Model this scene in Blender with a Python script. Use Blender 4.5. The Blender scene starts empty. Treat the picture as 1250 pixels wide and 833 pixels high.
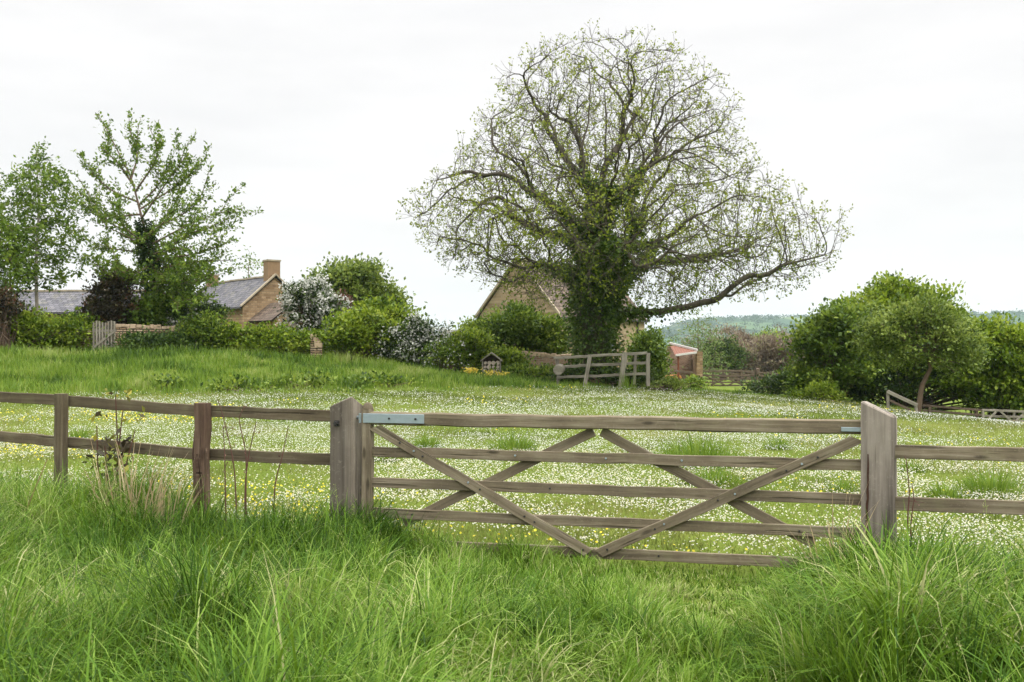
import bpy, math, random
import numpy as np
from mathutils import Vector, Matrix

rng = np.random.default_rng(11)
random.seed(5)
scene = bpy.context.scene
COL = scene.collection
F, CX, CY, EYE = 1215.0, 625.0, 416.5, 1.70     # lens in photo pixels, image centre, eye height

def at(px, py, d):
    """World point that lies d metres ahead of the camera along the ray of a photo pixel."""
    return np.array([(px - CX) / F * d, d, EYE + (CY - py) / F * d])

# ------------------------------------------------------------------ noise
def _hash(ix, iy, seed):
    n = (ix.astype(np.int64) * 374761393 + iy.astype(np.int64) * 668265263 + seed * 974711) & 0x7fffffff
    n = ((n ^ (n >> 13)) * 1274126177) & 0x7fffffff
    return ((n ^ (n >> 16)) & 0xffff) / 65535.0

def vnoise(x, y, scale=1.0, seed=0):
    x = np.asarray(x, float) * scale; y = np.asarray(y, float) * scale
    ix = np.floor(x); iy = np.floor(y); fx = x - ix; fy = y - iy
    fx = fx * fx * (3 - 2 * fx); fy = fy * fy * (3 - 2 * fy)
    a = _hash(ix, iy, seed); b = _hash(ix + 1, iy, seed); c = _hash(ix, iy + 1, seed); d = _hash(ix + 1, iy + 1, seed)
    return (a * (1 - fx) + b * fx) * (1 - fy) + (c * (1 - fx) + d * fx) * fy

def fbm(x, y, scale=1.0, seed=0, octv=3):
    s = 0; a = 1; t = 0
    for k in range(octv):
        s = s + a * vnoise(x, y, scale * 2 ** k, seed + 17 * k); t += a; a *= .5
    return s / t

def sstep(v, a, b):
    t = np.clip((v - a) / (b - a), 0, 1); return t * t * (3 - 2 * t)

# ------------------------------------------------------------------ terrain
def ground(x, y):
    x = np.asarray(x, float); y = np.asarray(y, float)
    z = 0.12 * sstep(y, 12, 26)
    z = z + 0.12 * sstep(-x, 1.5, 5) * sstep(y, 3, 8) * (1 - sstep(y, 11, 20))
    A = np.interp(x, [-40, -12, -8, -4.5, -2, .5, 3], [1.1, 1.02, .93, .76, .40, .2, 0])
    ye = np.interp(x, [-20, -14, -8, -2, 2], [25.5, 27.5, 30, 30.5, 31])
    z = z + A * np.clip((y - ye) / 9.0, 0, 1) ** .9 * (1 - 0) 
    z = z - (np.clip(x - 3, 0, 19) * 0.07 + np.clip(x - 11, 0, 9) * .05 * (1 - sstep(y, 42, 56))) * sstep(y, 9, 34)
    z = z - np.clip(y - 38, 0, 20) * 0.035 - np.clip(y - 84, 0, 300) * 0.03 - 3.0 * sstep(y, 300, 700)
    z = z + (fbm(x, y, .35, 3) - .5) * 0.10 * sstep(y, 9, 14) * (1 - sstep(y, 100, 200))
    return z

def gz(x, y): return float(ground(np.array([x]), np.array([y]))[0])

FENCE_X = [-9.0, -5.5, -3.98, -2.57, -1.33, 2.55, 3.45, 5.2, 8]
FENCE_Y = [10.4, 9.4, 8.8, 8.3, 8.0, 6.95, 6.7, 6.3, 5.6]
def fence_y(x): return np.interp(x, FENCE_X, FENCE_Y)

# ------------------------------------------------------------------ mesh helpers
def raw_mesh(name, V, Fq, attrs=None, smooth=False):
    V = np.asarray(V, np.float32); Fq = np.asarray(Fq, np.int32)
    me = bpy.data.meshes.new(name)
    n, k = Fq.shape
    me.vertices.add(len(V)); me.vertices.foreach_set('co', V.ravel())
    me.loops.add(n * k); me.loops.foreach_set('vertex_index', Fq.ravel())
    me.polygons.add(n); me.polygons.foreach_set('loop_start', np.arange(0, n * k, k, dtype=np.int32))
    me.update(calc_edges=True)
    if attrs:
        for an, av in attrs.items():
            a = me.attributes.new(an, 'FLOAT', 'POINT'); a.data.foreach_set('value', np.asarray(av, np.float32))
    if smooth: me.polygons.foreach_set('use_smooth', np.ones(n, bool))
    return me

LOC = {}
def root(name, label, cat, loc, group=None):
    o = bpy.data.objects.new(name, None); COL.objects.link(o)
    o.empty_display_size = .2
    o.location = loc; o['label'] = label; o['category'] = cat
    if group: o['group'] = group
    LOC[o] = np.array(loc, float)
    return o

def add(name, V, Fq, mat, parent=None, base=None, attrs=None, smooth=False):
    """Link a mesh given in world coordinates; its origin is the parent's base, or base."""
    b = LOC[parent] if parent is not None else (np.array(base, float) if base is not None else np.zeros(3))
    me = raw_mesh(name, np.asarray(V, float) - b, Fq, attrs, smooth)
    me.materials.append(mat)
    o = bpy.data.objects.new(name, me); COL.objects.link(o)
    if parent is not None: o.parent = parent; LOC[o] = b
    else: o.location = b; LOC[o] = b
    return o

def tag(o, label, cat, group=None):
    o['label'] = label; o['category'] = cat
    if group: o['group'] = group
    return o

def kind(o, k, label=None):
    o['kind'] = k
    if label: o['label'] = label
    return o

class PM:
    """Small polygon collector (mixed boxes, prisms) for modelled things."""
    def __init__(s): s.v = []; s.f = []
    def poly(s, pts):
        n = len(s.v); s.v += [tuple(p) for p in pts]; s.f.append(tuple(range(n, n + len(pts))))
    def hexa(s, b, t):
        n = len(s.v); s.v += [tuple(p) for p in b] + [tuple(p) for p in t]; k = len(b)
        s.f.append(tuple(n + i for i in reversed(range(k)))); s.f.append(tuple(n + k + i for i in range(k)))
        for i in range(k):
            j = (i + 1) % k; s.f.append((n + i, n + j, n + k + j, n + k + i))
    def box(s, c, sx, sy, sz, rot=0.0, tilt=0.0):
        R = Matrix.Rotation(rot, 3, 'Z') @ Matrix.Rotation(tilt, 3, 'X')
        P = [Vector(c) + R @ Vector((a * sx / 2, b * sy / 2, e * sz / 2)) for e in (-1, 1) for a, b in ((-1, -1), (1, -1), (1, 1), (-1, 1))]
        s.hexa(P[:4], P[4:])
    def tube(s, a, b, ra, rb=None, n=8):
        rb = ra if rb is None else rb
        a = Vector(a); b = Vector(b); d = (b - a).normalized()
        u = d.orthogonal().normalized(); w = d.cross(u)
        A = [a + (u * math.cos(2 * math.pi * i / n) + w * math.sin(2 * math.pi * i / n)) * ra for i in range(n)]
        B = [b + (u * math.cos(2 * math.pi * i / n) + w * math.sin(2 * math.pi * i / n)) * rb for i in range(n)]
        s.hexa(A, B)
    def build(s, name, mat, parent=None, base=None, bevel=0.0, smooth=False):
        b = LOC[parent] if parent is not None else np.array(base, float)
        me = bpy.data.meshes.new(name)
        me.from_pydata([tuple(np.array(p) - b) for p in s.v], [], s.f); me.update()
        me.materials.append(mat)
        if smooth:
            for p in me.polygons: p.use_smooth = True
        o = bpy.data.objects.new(name, me); COL.objects.link(o)
        if parent is not None: o.parent = parent
        else: o.location = b
        LOC[o] = b
        if bevel:
            m = o.modifiers.new('bevel', 'BEVEL'); m.width = bevel; m.segments = 2; m.limit_method = 'ANGLE'
        return o

def board(name, p0, p1, h, t, mat, parent, up=(0, 0, 1), wob=.004, ends=(0, 0), flat=None):
    """A sawn timber from p0 to p1 (centre line), h tall, t thick, length along its own X so that the grain follows it."""
    p0 = Vector(p0); p1 = Vector(p1); X = (p1 - p0); L = X.length; X.normalize()
    if flat is not None:                    # flat: horizontal direction of the face normal
        Y = Vector(flat); Y = (Y - X * Y.dot(X)).normalized(); Z = X.cross(Y)
    else:
        Z = Vector(up); Y = Z.cross(X).normalized(); Z = X.cross(Y)
    n = max(2, int(L / .18)); c = min(h, t) * .12
    prof = [(-t/2 + c, -h/2), (t/2 - c, -h/2), (t/2, -h/2 + c), (t/2, h/2 - c), (t/2 - c, h/2), (-t/2 + c, h/2), (-t/2, h/2 - c), (-t/2, -h/2 + c)]
    V = []; Fc = []
    wv = [(random.uniform(-1, 1) * wob, random.uniform(-1, 1) * wob, 1 + random.uniform(-1, 1) * wob * 3) for _ in range(n + 1)]
    for i in range(n + 1):
        a, b, s = wv[i]
        for (y, z) in prof:
            x = L * i / n
            if i == 0: x += ends[0] * z
            if i == n: x += ends[1] * z
            V.append((x, y * s + a, z * s + b))
    for i in range(n):
        for k in range(8):
            j = (k + 1) % 8
            Fc.append((i * 8 + k, i * 8 + j, (i + 1) * 8 + j, (i + 1) * 8 + k))
    Fc.append(tuple(reversed(range(8)))); Fc.append(tuple(n * 8 + k for k in range(8)))
    Fc = [tuple(reversed(f)) for f in Fc]
    me = bpy.data.meshes.new(name); me.from_pydata(V, [], Fc); me.update(); me.materials.append(mat)
    o = bpy.data.objects.new(name, me); COL.objects.link(o)
    M = Matrix(((X.x, Y.x, Z.x, p0.x), (X.y, Y.y, Z.y, p0.y), (X.z, Y.z, Z.z, p0.z), (0, 0, 0, 1)))
    if parent is not None:
        o.parent = parent
        o.matrix_basis = Matrix.Translation(Vector(LOC[parent])).inverted() @ M
    else: o.matrix_basis = M
    return o

# ------------------------------------------------------------------ materials
def new_mat(name):
    m = bpy.data.materials.new(name); m.use_nodes = True
    nt = m.node_tree; nt.nodes.clear()
    out = nt.nodes.new('ShaderNodeOutputMaterial')
    return m, nt, out

def ramp(nt, fac, stops):
    r = nt.nodes.new('ShaderNodeValToRGB'); e = r.color_ramp.elements
    while len(e) > 2: e.remove(e[-1])
    e[0].position, e[0].color = stops[0][0], (*stops[0][1], 1)
    e[1].position, e[1].color = stops[-1][0], (*stops[-1][1], 1)
    for p, c in stops[1:-1]:
        x = e.new(p); x.color = (*c, 1)
    if fac is not None: nt.links.new(fac, r.inputs[0])
    return r.outputs[0]

def tex_noise(nt, vec, scale, detail=3, rough=.55):
    n = nt.nodes.new('ShaderNodeTexNoise'); n.inputs['Scale'].default_value = scale
    n.inputs['Detail'].default_value = detail; n.inputs['Roughness'].default_value = rough
    if vec is not None: nt.links.new(vec, n.inputs['Vector'])
    return n.outputs['Fac']

def mapping(nt, src, scale, rot=(0, 0, 0)):
    m = nt.nodes.new('ShaderNodeMapping'); m.inputs['Scale'].default_value = scale; m.inputs['Rotation'].default_value = rot
    nt.links.new(src, m.inputs['Vector']); return m.outputs[0]

def coord(nt, which='Object'):
    return nt.nodes.new('ShaderNodeTexCoord').outputs[which]

def mathn(nt, op, a, b=None, clamp=False):
    n = nt.nodes.new('ShaderNodeMath'); n.operation = op; n.use_clamp = clamp
    for i, v in enumerate((a, b)):
        if v is None: continue
        if isinstance(v, (int, float)): n.inputs[i].default_value = v
        else: nt.links.new(v, n.inputs[i])
    return n.outputs[0]

def mixc(nt, fac, a, b, blend='MIX'):
    n = nt.nodes.new('ShaderNodeMix'); n.data_type = 'RGBA'; n.blend_type = blend
    for idx, v in ((0, fac), (6, a), (7, b)):
        if isinstance(v, (int, float)): n.inputs[idx].default_value = v
        elif isinstance(v, tuple): n.inputs[idx].default_value = (*v, 1) if len(v) == 3 else v
        else: nt.links.new(v, n.inputs[idx])
    return n.outputs[2]

def bump(nt, h, strength=.3, dist=.02):
    b = nt.nodes.new('ShaderNodeBump'); b.inputs['Strength'].default_value = strength; b.inputs['Distance'].default_value = dist
    nt.links.new(h, b.inputs['Height']); return b.outputs[0]

def pbsdf(nt, out, color, rough=.8, normal=None, metal=0.0, spec=.3):
    p = nt.nodes.new('ShaderNodeBsdfPrincipled')
    if isinstance(color, tuple): p.inputs['Base Color'].default_value = (*color, 1)
    else: nt.links.new(color, p.inputs['Base Color'])
    if isinstance(rough, (int, float)): p.inputs['Roughness'].default_value = rough
    else: nt.links.new(rough, p.inputs['Roughness'])
    p.inputs['Metallic'].default_value = metal; p.inputs['Specular IOR Level'].default_value = spec
    if normal is not None: nt.links.new(normal, p.inputs['Normal'])
    nt.links.new(p.outputs[0], out.inputs['Surface']); return p

def leaf_mat(name, stops, trans=.3, spec=.25, rough=.5, big=.5):
    """Leaves and blades: colour runs over the per-leaf attribute rnd, with broad patches of younger and older growth."""
    m, nt, out = new_mat(name)
    a = nt.nodes.new('ShaderNodeAttribute'); a.attribute_name = 'rnd'
    nz = tex_noise(nt, coord(nt), big, 2)
    f = mathn(nt, 'ADD', a.outputs['Fac'], mathn(nt, 'MULTIPLY', mathn(nt, 'SUBTRACT', nz, .5), .55), True)
    c = ramp(nt, f, stops)
    p = nt.nodes.new('ShaderNodeBsdfPrincipled'); nt.links.new(c, p.inputs['Base Color'])
    p.inputs['Roughness'].default_value = rough; p.inputs['Specular IOR Level'].default_value = spec
    t = nt.nodes.new('ShaderNodeBsdfTranslucent')
    h = nt.nodes.new('ShaderNodeHueSaturation'); h.inputs['Value'].default_value = 1.25; h.inputs['Hue'].default_value = .485
    nt.links.new(c, h.inputs['Color']); nt.links.new(h.outputs[0], t.inputs['Color'])
    mx = nt.nodes.new('ShaderNodeMixShader'); mx.inputs[0].default_value = trans
    nt.links.new(p.outputs[0], mx.inputs[1]); nt.links.new(t.outputs[0], mx.inputs[2])
    nt.links.new(mx.outputs[0], out.inputs['Surface'])
    return m

def wood_mat(name, c0, c1, c2, dark=.5, axis='X', green=.25, scale=1.0, crack=.5, face_shade=None):
    m, nt, out = new_mat(name)
    oc = coord(nt)
    oi = nt.nodes.new('ShaderNodeObjectInfo')
    off = nt.nodes.new('ShaderNodeVectorMath'); off.operation = 'ADD'
    mul = nt.nodes.new('ShaderNodeVectorMath'); mul.operation = 'SCALE'; mul.inputs[0].default_value = (13, 7, 5)
    nt.links.new(oi.outputs['Random'], mul.inputs['Scale']); nt.links.new(oc, off.inputs[0]); nt.links.new(mul.outputs[0], off.inputs[1])
    v = off.outputs[0]
    st = {'X': (1.6, 38, 38), 'Z': (38, 38, 1.6)}[axis]
    st2 = {'X': (.7, 12, 12), 'Z': (8, 8, .45)}[axis]
    st = tuple(q * scale for q in st); st2 = tuple(q * scale for q in st2)
    g = tex_noise(nt, mapping(nt, v, st), 1.0, 6, .7)
    w = tex_noise(nt, mapping(nt, v, st2), 1.0, 4, .6)
    b = tex_noise(nt, v, 3.0 * scale, 4, .6)
    c = ramp(nt, mathn(nt, 'ADD', mathn(nt, 'MULTIPLY', g, .6), mathn(nt, 'MULTIPLY', b, .4)), [(.28, c0), (.5, c1), (.72, c2)])
    stain = mathn(nt, 'MULTIPLY', ramp(nt, w, [(.47, (0, 0, 0)), (.62, (1, 1, 1))]), dark)
    c = mixc(nt, stain, c, tuple(q * .42 for q in c0))
    if face_shade:                                      # front face painted darker: side-light shading put into the colour, with dark streaking
        dt = nt.nodes.new('ShaderNodeVectorMath'); dt.operation = 'DOT_PRODUCT'; dt.inputs[1].default_value = face_shade; nt.links.new(oc, dt.inputs[0])
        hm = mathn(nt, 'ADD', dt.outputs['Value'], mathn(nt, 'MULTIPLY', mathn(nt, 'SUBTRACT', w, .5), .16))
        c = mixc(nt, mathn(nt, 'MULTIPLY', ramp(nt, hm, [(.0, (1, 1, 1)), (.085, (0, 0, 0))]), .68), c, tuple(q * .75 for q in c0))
    ck = ramp(nt, tex_noise(nt, mapping(nt, v, tuple(q * .8 for q in st)), 1.0, 2, .4), [(.30, (1, 1, 1)), (.36, (0, 0, 0))])
    c = mixc(nt, mathn(nt, 'MULTIPLY', ck, crack), c, tuple(q * .16 for q in c0))
    vk = nt.nodes.new('ShaderNodeTexVoronoi'); vk.inputs['Scale'].default_value = 1.0; nt.links.new(mapping(nt, v, tuple({'X': (2.6, 9, 9), 'Z': (9, 9, 2.6)}[axis][q] * scale for q in range(3))), vk.inputs['Vector'])
    kn = ramp(nt, vk.outputs['Distance'], [(.07, (1, 1, 1)), (.16, (0, 0, 0))])          # knots
    c = mixc(nt, mathn(nt, 'MULTIPLY', kn, .7), c, tuple(q * .3 for q in c0))
    sp = ramp(nt, tex_noise(nt, v, 55 * scale, 3, .7), [(.58, (0, 0, 0)), (.68, (1, 1, 1))])
    c = mixc(nt, mathn(nt, 'MULTIPLY', sp, .12), c, tuple(min(1, q * 1.5) for q in c2))
    gr = ramp(nt, tex_noise(nt, v, 6.0 * scale, 5, .65), [(.52, (0, 0, 0)), (.7, (1, 1, 1))])
    c = mixc(nt, mathn(nt, 'MULTIPLY', gr, green), c, (.16, .17, .07))
    c = mixc(nt, mathn(nt, 'MULTIPLY', oi.outputs['Random'], .35), c, tuple(q * .62 for q in c1))
    hh = mathn(nt, 'SUBTRACT', g, mathn(nt, 'MULTIPLY', ck, 1.2))
    pbsdf(nt, out, c, .85, bump(nt, hh, .55, .006), spec=.15)
    return m

def stone_mat(name, cols, mortar, bw=.32, bh=.13, msize=.014):
    """Coursed stone or brick; box-mapped so that every wall direction gets courses."""
    m, nt, out = new_mat(name)
    oc = coord(nt); sep = nt.nodes.new('ShaderNodeSeparateXYZ'); nt.links.new(oc, sep.inputs[0])
    u = mathn(nt, 'ADD', sep.outputs[0], mathn(nt, 'MULTIPLY', sep.outputs[1], .83))
    wob = tex_noise(nt, oc, 4, 2)
    cb = nt.nodes.new('ShaderNodeCombineXYZ'); nt.links.new(mathn(nt, 'ADD', u, mathn(nt, 'MULTIPLY', wob, .10)), cb.inputs[0])
    nt.links.new(mathn(nt, 'ADD', sep.outputs[2], mathn(nt, 'MULTIPLY', wob, .05)), cb.inputs[1])
    b = nt.nodes.new('ShaderNodeTexBrick'); nt.links.new(cb.outputs[0], b.inputs['Vector'])
    b.inputs['Scale'].default_value = 1; b.inputs['Mortar Size'].default_value = msize
    b.inputs['Brick Width'].default_value = bw; b.inputs['Row Height'].default_value = bh
    b.inputs['Color1'].default_value = (0, 0, 0, 1); b.inputs['Color2'].default_value = (1, 1, 1, 1); b.inputs['Mortar'].default_value = (.5, .5, .5, 1)
    sc = nt.nodes.new('ShaderNodeSeparateColor'); nt.links.new(b.outputs['Color'], sc.inputs[0])
    c = ramp(nt, mathn(nt, 'ADD', mathn(nt, 'MULTIPLY', sc.outputs[0], .6), mathn(nt, 'MULTIPLY', tex_noise(nt, oc, 2.5, 5), .45)), [(.15, cols[0]), (.5, cols[1]), (.9, cols[2])])
    c = mixc(nt, b.outputs['Fac'], c, mortar)
    c = mixc(nt, mathn(nt, 'MULTIPLY', ramp(nt, tex_noise(nt, oc, .9, 4), [(.45, (0, 0, 0)), (.75, (1, 1, 1))]), .4), c, tuple(q * .45 for q in cols[0]))
    h = mathn(nt, 'SUBTRACT', tex_noise(nt, oc, 18, 4), mathn(nt, 'MULTIPLY', b.outputs['Fac'], 1.0))
    pbsdf(nt, out, c, .9, bump(nt, h, .6, .02), spec=.1)
    return m

def roof_mat(name, c0, c1, lich, tw=.3, th=.2):
    m, nt, out = new_mat(name)
    uv = coord(nt, 'UV')
    b = nt.nodes.new('ShaderNodeTexBrick'); nt.links.new(uv, b.inputs['Vector'])
    b.inputs['Scale'].default_value = 1; b.inputs['Mortar Size'].default_value = .012
    b.inputs['Brick Width'].default_value = tw; b.inputs['Row Height'].default_value = th
    b.inputs['Color1'].default_value = (0, 0, 0, 1); b.inputs['Color2'].default_value = (1, 1, 1, 1); b.inputs['Mortar'].default_value = (0, 0, 0, 1)
    sc = nt.nodes.new('ShaderNodeSeparateColor'); nt.links.new(b.outputs['Color'], sc.inputs[0])
    c = mixc(nt, sc.outputs[0], c0, c1)
    c = mixc(nt, ramp(nt, tex_noise(nt, coord(nt), 2.2, 5), [(.5, (0, 0, 0)), (.72, (.8, .8, .8))]), c, lich)
    c = mixc(nt, b.outputs['Fac'], c, tuple(q * .3 for q in c0))
    sep = nt.nodes.new('ShaderNodeSeparateXYZ'); nt.links.new(uv, sep.inputs[0])
    fr = mathn(nt, 'FRACT', mathn(nt, 'DIVIDE', sep.outputs[1], th))
    h = mathn(nt, 'SUBTRACT', mathn(nt, 'MULTIPLY', fr, -.7), b.outputs['Fac'])
    pbsdf(nt, out, c, .8, bump(nt, h, .7, .03), spec=.2)
    return m

def plain_mat(name, c, rough=.7, metal=0., var=.25, scale=6., spec=.3):
    m, nt, out = new_mat(name)
    n = tex_noise(nt, coord(nt), scale, 5)
    cc = mixc(nt, mathn(nt, 'MULTIPLY', n, 1.0), tuple(q * (1 - var) for q in c), tuple(min(1, q * (1 + var)) for q in c))
    pbsdf(nt, out, cc, rough, bump(nt, n, .2, .01), metal, spec)
    return m

M = {}
M['gate'] = wood_mat('gate_timber', (.065, .052, .034), (.19, .155, .103), (.375, .325, .24), .4)
M['post'] = wood_mat('post_timber', (.13, .108, .086), (.31, .268, .222), (.49, .445, .385), .9, 'Z', .04, .8, .9)
M['fence'] = wood_mat('fence_timber', (.050, .039, .024), (.125, .100, .063), (.25, .215, .15), .45, 'X', .3)
M['hanging_post'] = wood_mat('stained_shaded_post_timber', (.075, .062, .048), (.21, .178, .14), (.42, .375, .31), 1.0, 'Z', .04, .55, .95, (.934, -.358, 0))
M['bark_post'] = wood_mat('split_post_timber', (.06, .034, .022), (.135, .088, .06), (.25, .19, .14), .6, 'X', .05, .8, .9)
M['grey_wood'] = wood_mat('grey_timber', (.13, .11, .085), (.26, .235, .19), (.42, .39, .33), .3)
M['far_wood'] = wood_mat('brown_timber', (.07, .05, .035), (.13, .095, .07), (.22, .175, .14), .3)
M['zinc'] = plain_mat('galvanised_steel', (.34, .41, .44), .42, .55, .12, 30, .5)
M['iron'] = plain_mat('dark_iron', (.05, .048, .045), .6, .5, .3, 40)
M['bark'] = wood_mat('tree_bark', (.035, .030, .023), (.075, .064, .048), (.15, .13, .10), .4, 'Z', .25, .35)
M['twig'] = plain_mat('twig_bark', (.085, .070, .056), .9, 0, .4, 3.)
M['pale_bark'] = plain_mat('pale_bark', (.34, .30, .25), .85, 0, .35, 5.)
M['brown_bark'] = plain_mat('brown_bark', (.14, .095, .065), .9, 0, .4, 6.)
M['ivy'] = leaf_mat('ivy_leaves', [(0, (.014, .032, .005)), (.45, (.05, .095, .011)), (.8, (.11, .175, .02)), (1, (.19, .25, .04))], .25, .3, .4)
M['bud'] = leaf_mat('spring_leaves', [(0, (.065, .10, .008)), (.5, (.18, .235, .02)), (1, (.31, .34, .06))], .45)
M['leaf_mid'] = leaf_mat('mid_green_leaves', [(0, (.022, .052, .006)), (.45, (.088, .155, .016)), (.8, (.17, .25, .028)), (1, (.26, .33, .05))], .38)
M['leaf_bright'] = leaf_mat('bright_green_leaves', [(0, (.028, .062, .005)), (.4, (.11, .185, .012)), (.75, (.20, .285, .022)), (1, (.29, .36, .05))], .42)
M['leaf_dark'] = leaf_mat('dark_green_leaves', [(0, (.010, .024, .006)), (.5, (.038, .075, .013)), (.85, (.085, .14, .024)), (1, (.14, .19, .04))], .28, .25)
M['leaf_olive'] = leaf_mat('grey_green_leaves', [(0, (.030, .060, .008)), (.5, (.125, .19, .026)), (1, (.27, .335, .075))], .38)
M['leaf_copper'] = leaf_mat('copper_leaves', [(0, (.016, .012, .007)), (.45, (.042, .033, .016)), (.75, (.062, .060, .02)), (1, (.14, .065, .04))], .2)
M['leaf_red'] = leaf_mat('reddish_leaves', [(0, (.06, .03, .02)), (.5, (.14, .075, .05)), (1, (.24, .14, .09))], .2)
M['leaf_willow'] = leaf_mat('willow_leaves', [(0, (.05, .08, .018)), (.5, (.12, .18, .045)), (1, (.22, .28, .10))], .4)
M['bud_brown'] = leaf_mat('brown_buds', [(0, (.09, .065, .045)), (.5, (.19, .145, .10)), (.8, (.27, .215, .15)), (1, (.25, .25, .11))], .3)
M['far_leaf'] = leaf_mat('far_leaves', [(0, (.02, .042, .02)), (.5, (.04, .07, .03)), (1, (.07, .10, .04))], .2, big=.05)
M['blossom'] = leaf_mat('white_blossom', [(0, (.42, .42, .36)), (1, (.66, .66, .62))], .3)
M['grass'] = leaf_mat('long_grass', [(0, (.016, .046, .004)), (.28, (.055, .125, .009)), (.58, (.128, .23, .020)), (.84, (.245, .34, .07)), (1, (.40, .40, .19))], .3, .1, .5, .7)
M['grass_bank'] = leaf_mat('bank_grass', [(0, (.04, .085, .010)), (.4, (.11, .20, .02)), (.8, (.19, .28, .04)), (1, (.28, .33, .10))], .42, .2, .5, .25)
M['turf'] = leaf_mat('field_turf', [(0, (.05, .085, .006)), (.5, (.138, .172, .036)), (1, (.28, .285, .092))], .42, .2, .5, .3)
M['straw'] = leaf_mat('dry_straw', [(0, (.30, .22, .11)), (1, (.52, .43, .27))], .3)
M['redstem'] = plain_mat('red_brown_stem', (.085, .036, .026), .7, 0, .4, 8.)
M['dockleaf'] = leaf_mat('dying_leaves', [(0, (.025, .02, .012)), (.4, (.055, .045, .02)), (.55, (.16, .17, .025)), (1, (.34, .30, .04))], .3, big=3.)
M['stone'] = stone_mat('honey_stone', ((.17, .105, .058), (.29, .195, .108), (.40, .29, .175)), (.25, .19, .125))
M['stone_pale'] = stone_mat('pale_stone', ((.22, .16, .09), (.34, .26, .155), (.46, .375, .25)), (.31, .25, .165))
M['brick'] = stone_mat('old_brick', ((.17, .09, .06), (.29, .17, .11), (.38, .27, .19)), (.34, .29, .22), .225, .075, .012)
M['dry_stone'] = stone_mat('dry_stone_courses', ((.22, .145, .08), (.36, .26, .16), (.48, .38, .26)), (.07, .05, .035), .3, .09, .02)
M['coping'] = plain_mat('coping_stone', (.40, .30, .20), .9, 0, .45, 3.)
M['slate'] = roof_mat('slate_tiles', (.085, .085, .095), (.17, .165, .18), (.21, .20, .16), .28, .2)
M['stone_tile'] = roof_mat('stone_tiles', (.085, .062, .048), (.165, .122, .092), (.15, .125, .085), .34, .24)
M['ridge'] = plain_mat('ridge_stone', (.32, .27, .19), .9, 0, .35, 4.)
M['render'] = plain_mat('chimney_brick', (.23, .15, .085), .9, 0, .25, 9.)
M['gutter'] = plain_mat('dark_gutter', (.035, .033, .032), .5)
M['red_tin'] = plain_mat('red_sheet_metal', (.17, .055, .025), .6, 0, .3, 5.)
M['white_trim'] = plain_mat('white_trim', (.5, .48, .45), .6, 0, .1, 8.)
M['orange'] = plain_mat('orange_cover', (.42, .17, .03), .6, 0, .3, 3.)
M['yellow'] = leaf_mat('yellow_flowers', [(0, (.45, .33, .02)), (1, (.75, .62, .10))], .3)
M['petal'] = leaf_mat('daisy_petals', [(0, (.42, .43, .375)), (1, (.67, .67, .63))], .3, .2)
M['yellow_eye'] = plain_mat('yellow_daisy_eye', (.62, .46, .03), .8)
M['buttercup'] = leaf_mat('buttercup_petals', [(0, (.55, .45, .02)), (1, (.75, .65, .03))], .25)

# ground sheet: turf soil seen between blades, mown and worn patches
def ground_mat():
    m, nt, out = new_mat('meadow_ground')
    oc = coord(nt)
    a = tex_noise(nt, oc, .16, 4); b = tex_noise(nt, oc, 2.2, 6, .7); c3 = tex_noise(nt, oc, 28, 3, .7)
    f = mathn(nt, 'ADD', mathn(nt, 'MULTIPLY', a, .5), mathn(nt, 'ADD', mathn(nt, 'MULTIPLY', b, .3), mathn(nt, 'MULTIPLY', c3, .35)))
    c = ramp(nt, f, [(.35, (.045, .075, .008)), (.58, (.10, .138, .02)), (.8, (.19, .205, .05))])
    pbsdf(nt, out, c, .95, bump(nt, c3, .6, .03), spec=.05)
    return m
M['ground'] = ground_mat()

def hill_mat():
    m, nt, out = new_mat('far_farmland')
    oc = coord(nt)
    v = nt.nodes.new('ShaderNodeTexVoronoi'); v.inputs['Scale'].default_value = .0065
    nt.links.new(mapping(nt, oc, (1, .6, 1)), v.inputs['Vector'])
    sc = nt.nodes.new('ShaderNodeSeparateColor'); nt.links.new(v.outputs['Color'], sc.inputs[0])
    c = ramp(nt, sc.outputs[0], [(0, (.035, .065, .035)), (.5, (.065, .11, .045)), (.8, (.11, .15, .07)), (1, (.17, .17, .11))])
    w = tex_noise(nt, oc, .012, 6, .65)
    c = mixc(nt, ramp(nt, w, [(.48, (0, 0, 0)), (.53, (1, 1, 1))]), c, (.022, .042, .02))
    pbsdf(nt, out, c, .95, spec=.05)
    return m
M['hill'] = hill_mat()

# ------------------------------------------------------------------ foliage helpers
def unit(v): return v / (np.linalg.norm(v, axis=-1, keepdims=True) + 1e-9)
def rand_dir(n): return unit(rng.normal(size=(n, 3)))

def leaf_quads(P, D, L, W, rnd, flat=0.):
    n = len(P); D = unit(D); R = rand_dir(n) + np.array([0, 0, flat]); S = unit(np.cross(D, R)); N = np.cross(S, D)
    L = np.broadcast_to(np.asarray(L, float), (n,))[:, None]; W = np.broadcast_to(np.asarray(W, float), (n,))[:, None]
    V = np.empty((n, 4, 3))
    V[:, 0] = P; V[:, 1] = P + D * L * .5 + S * W * .5 + N * W * .12; V[:, 2] = P + D * L; V[:, 3] = P + D * L * .5 - S * W * .5 + N * W * .12
    return V.reshape(-1, 3), np.arange(n * 4).reshape(n, 4), np.repeat(rnd, 4)

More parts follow.
